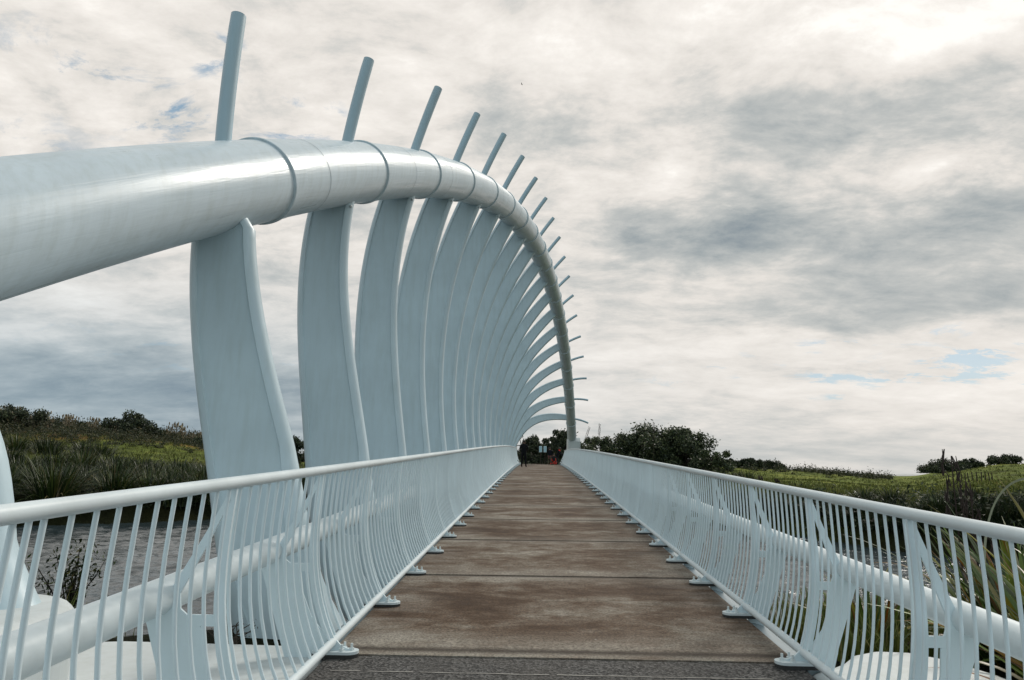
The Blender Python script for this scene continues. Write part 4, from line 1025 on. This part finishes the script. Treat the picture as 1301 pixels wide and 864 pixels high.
# small child on a red tricycle
def tri(loc, rz):
    root = empty('tricycle', loc, rz); tag(root, 'small red tricycle with dark wheels beside the walkers at the far end', 'tricycle')
    for (x, y, r) in ((0, -.36, .15), (-.17, .22, .11), (.17, .22, .11)):
        mb = MB(); pts_ = [(x, y+r*math.cos(a), r+r*.0+r*math.sin(a)) for a in [2*math.pi*i/20 for i in range(21)]]; mb.tube(pts_, .028, 8, up=(1, 0, 0)); w = mb.build('wheel', m_tyre, root)
        mb = MB(); mb.tube([(x-.015, y, r), (x+.015, y, r)], r*.72, 14); mb.build('rim', m_redp, w)
    mb = MB(); mb.tube([(0, -.36, .15), (0, -.30, .36), (0, -.26, .52)], .022, 8); mb.tube([(0, -.30, .34), (0, 0, .26), (0, .22, .14)], .03, 8); mb.tube([(-.17, .22, .11), (.17, .22, .11)], .02, 8); mb.build('frame', m_redp, root)
    mb = MB(); mb.tube([(-.18, -.22, .54), (0, -.26, .52), (.18, -.22, .54)], .016, 8); mb.build('handlebar', m_tyre, root)
    mb = MB(); mb.box(-.10, .10, .02, .24, .29, .34); mb.box(-.10, .10, .21, .26, .34, .50); mb.build('seat', m_redp, root, .02)
tri((1.32, 57.2, ZD(57.2)), R_(25))
J = dict(pelvis=(0, 0, .24), spine=(0, -.02, .36), chest=(0, -.05, .47), neck=(0, -.06, .56), head=(0, -.07, .66), crown=(0, -.07, .71)); Rr = dict(pelvis=(.10, .09), spine=(.09, .08), chest=(.10, .085), neck=.04, head=(.078, .085), crown=(.06, .07))
for s, n in ((-1, 'l'), (1, 'r')):
    J.update({'hip'+n: (s*.06, -.03, .23), 'knee'+n: (s*.10, -.24, .30), 'ankle'+n: (s*.11, -.36, .10), 'toe'+n: (s*.11, -.44, .08), 'sh'+n: (s*.12, -.05, .51), 'el'+n: (s*.16, -.17, .42), 'wr'+n: (s*.15, -.28, .42), 'hand'+n: (s*.15, -.33, .42)})
    Rr.update({'hip'+n: .065, 'knee'+n: .05, 'ankle'+n: .035, 'toe'+n: .03, 'sh'+n: .05, 'el'+n: .038, 'wr'+n: .026, 'hand'+n: .026})
th = R_(25); off = Vector((-math.sin(th)*.10, math.cos(th)*.10, .12))
pr_ = person(Vector((1.32, 57.2, ZD(57.2)))+off, th, J, Rr, E_, [m_navy, m_skin, m_red], [(lambda c: c.z > .57, 1), (lambda c: c.z < .16, 2)], 'small child in dark clothes sitting on the red tricycle at the far end')
for ch in pr_.children:
    if ch.name.startswith('hair'): ch.scale = (.8, .8, .8); ch.location = (0, -.014, .135)
    if ch.name.startswith('face'): ch.scale = (.8, .8, .8); ch.location = (0, -.014, .132)

# information boards
for i, (x, lb) in enumerate(((.30, 'left pale blue information board at the end of the path beyond the bridge'), (.76, 'right pale blue information board at the end of the path beyond the bridge'))):
    y = 73.0; z = 2.13; root = empty('information_board', (x, y, z)); tag(root, lb, 'sign')
    mb = MB(); mb.box(-.13, .13, -.02, .02, 1.42, 1.98); pn = mb.build('panel', simple('board_blue', (.30, .48, .56), .5), root, .005)
    mb = MB(); mb.box(-.15, .15, -.012, .03, 1.39, 2.01); mb.build('frame', m_bar, root)
    mb = MB(); mb.tube([(0, .05, -.1), (0, .05, 1.9)], .03, 8); mb.build('post', m_bark, root)
# birds
def bird(px_, py_, Y, s, label):
    p = bp(px_, py_, Y); mb = MB(); V = [(0, 0, 0)]
    mb.ball((0, 0, 0), .07*s, (.8, 2.2, .8), 6); root = mb.build('bird', simple('bird_dark', (.02, .02, .02), .8), None, 0, p)
    for sg in (-1, 1):
        mb = MB(); mb.add([(0, .09*s, .02*s), (sg*.28*s, .06*s, .14*s*sg+.10*s), (sg*.60*s, -.10*s, .02*s-.05*s), (sg*.26*s, -.07*s, .10*s), (0, -.08*s, .02*s)], [(0, 1, 3, 4), (1, 2, 3)]); mb.build('wing', simple('bird_wing', (.02, .02, .02), .8), root)
    mb = MB(); mb.add([(-.03*s, -.13*s, 0), (.03*s, -.13*s, 0), (.06*s, -.26*s, 0), (-.06*s, -.26*s, 0)], [(0, 1, 2, 3)]); mb.build('tail', simple('bird_tail', (.02, .02, .02), .8), root)
    root.rotation_euler = (R_(20), R_(35), R_(70)); tag(root, label, 'bird')
bird(663, 107.5, 85, .55, 'small dark bird flying high right of the arch spines')
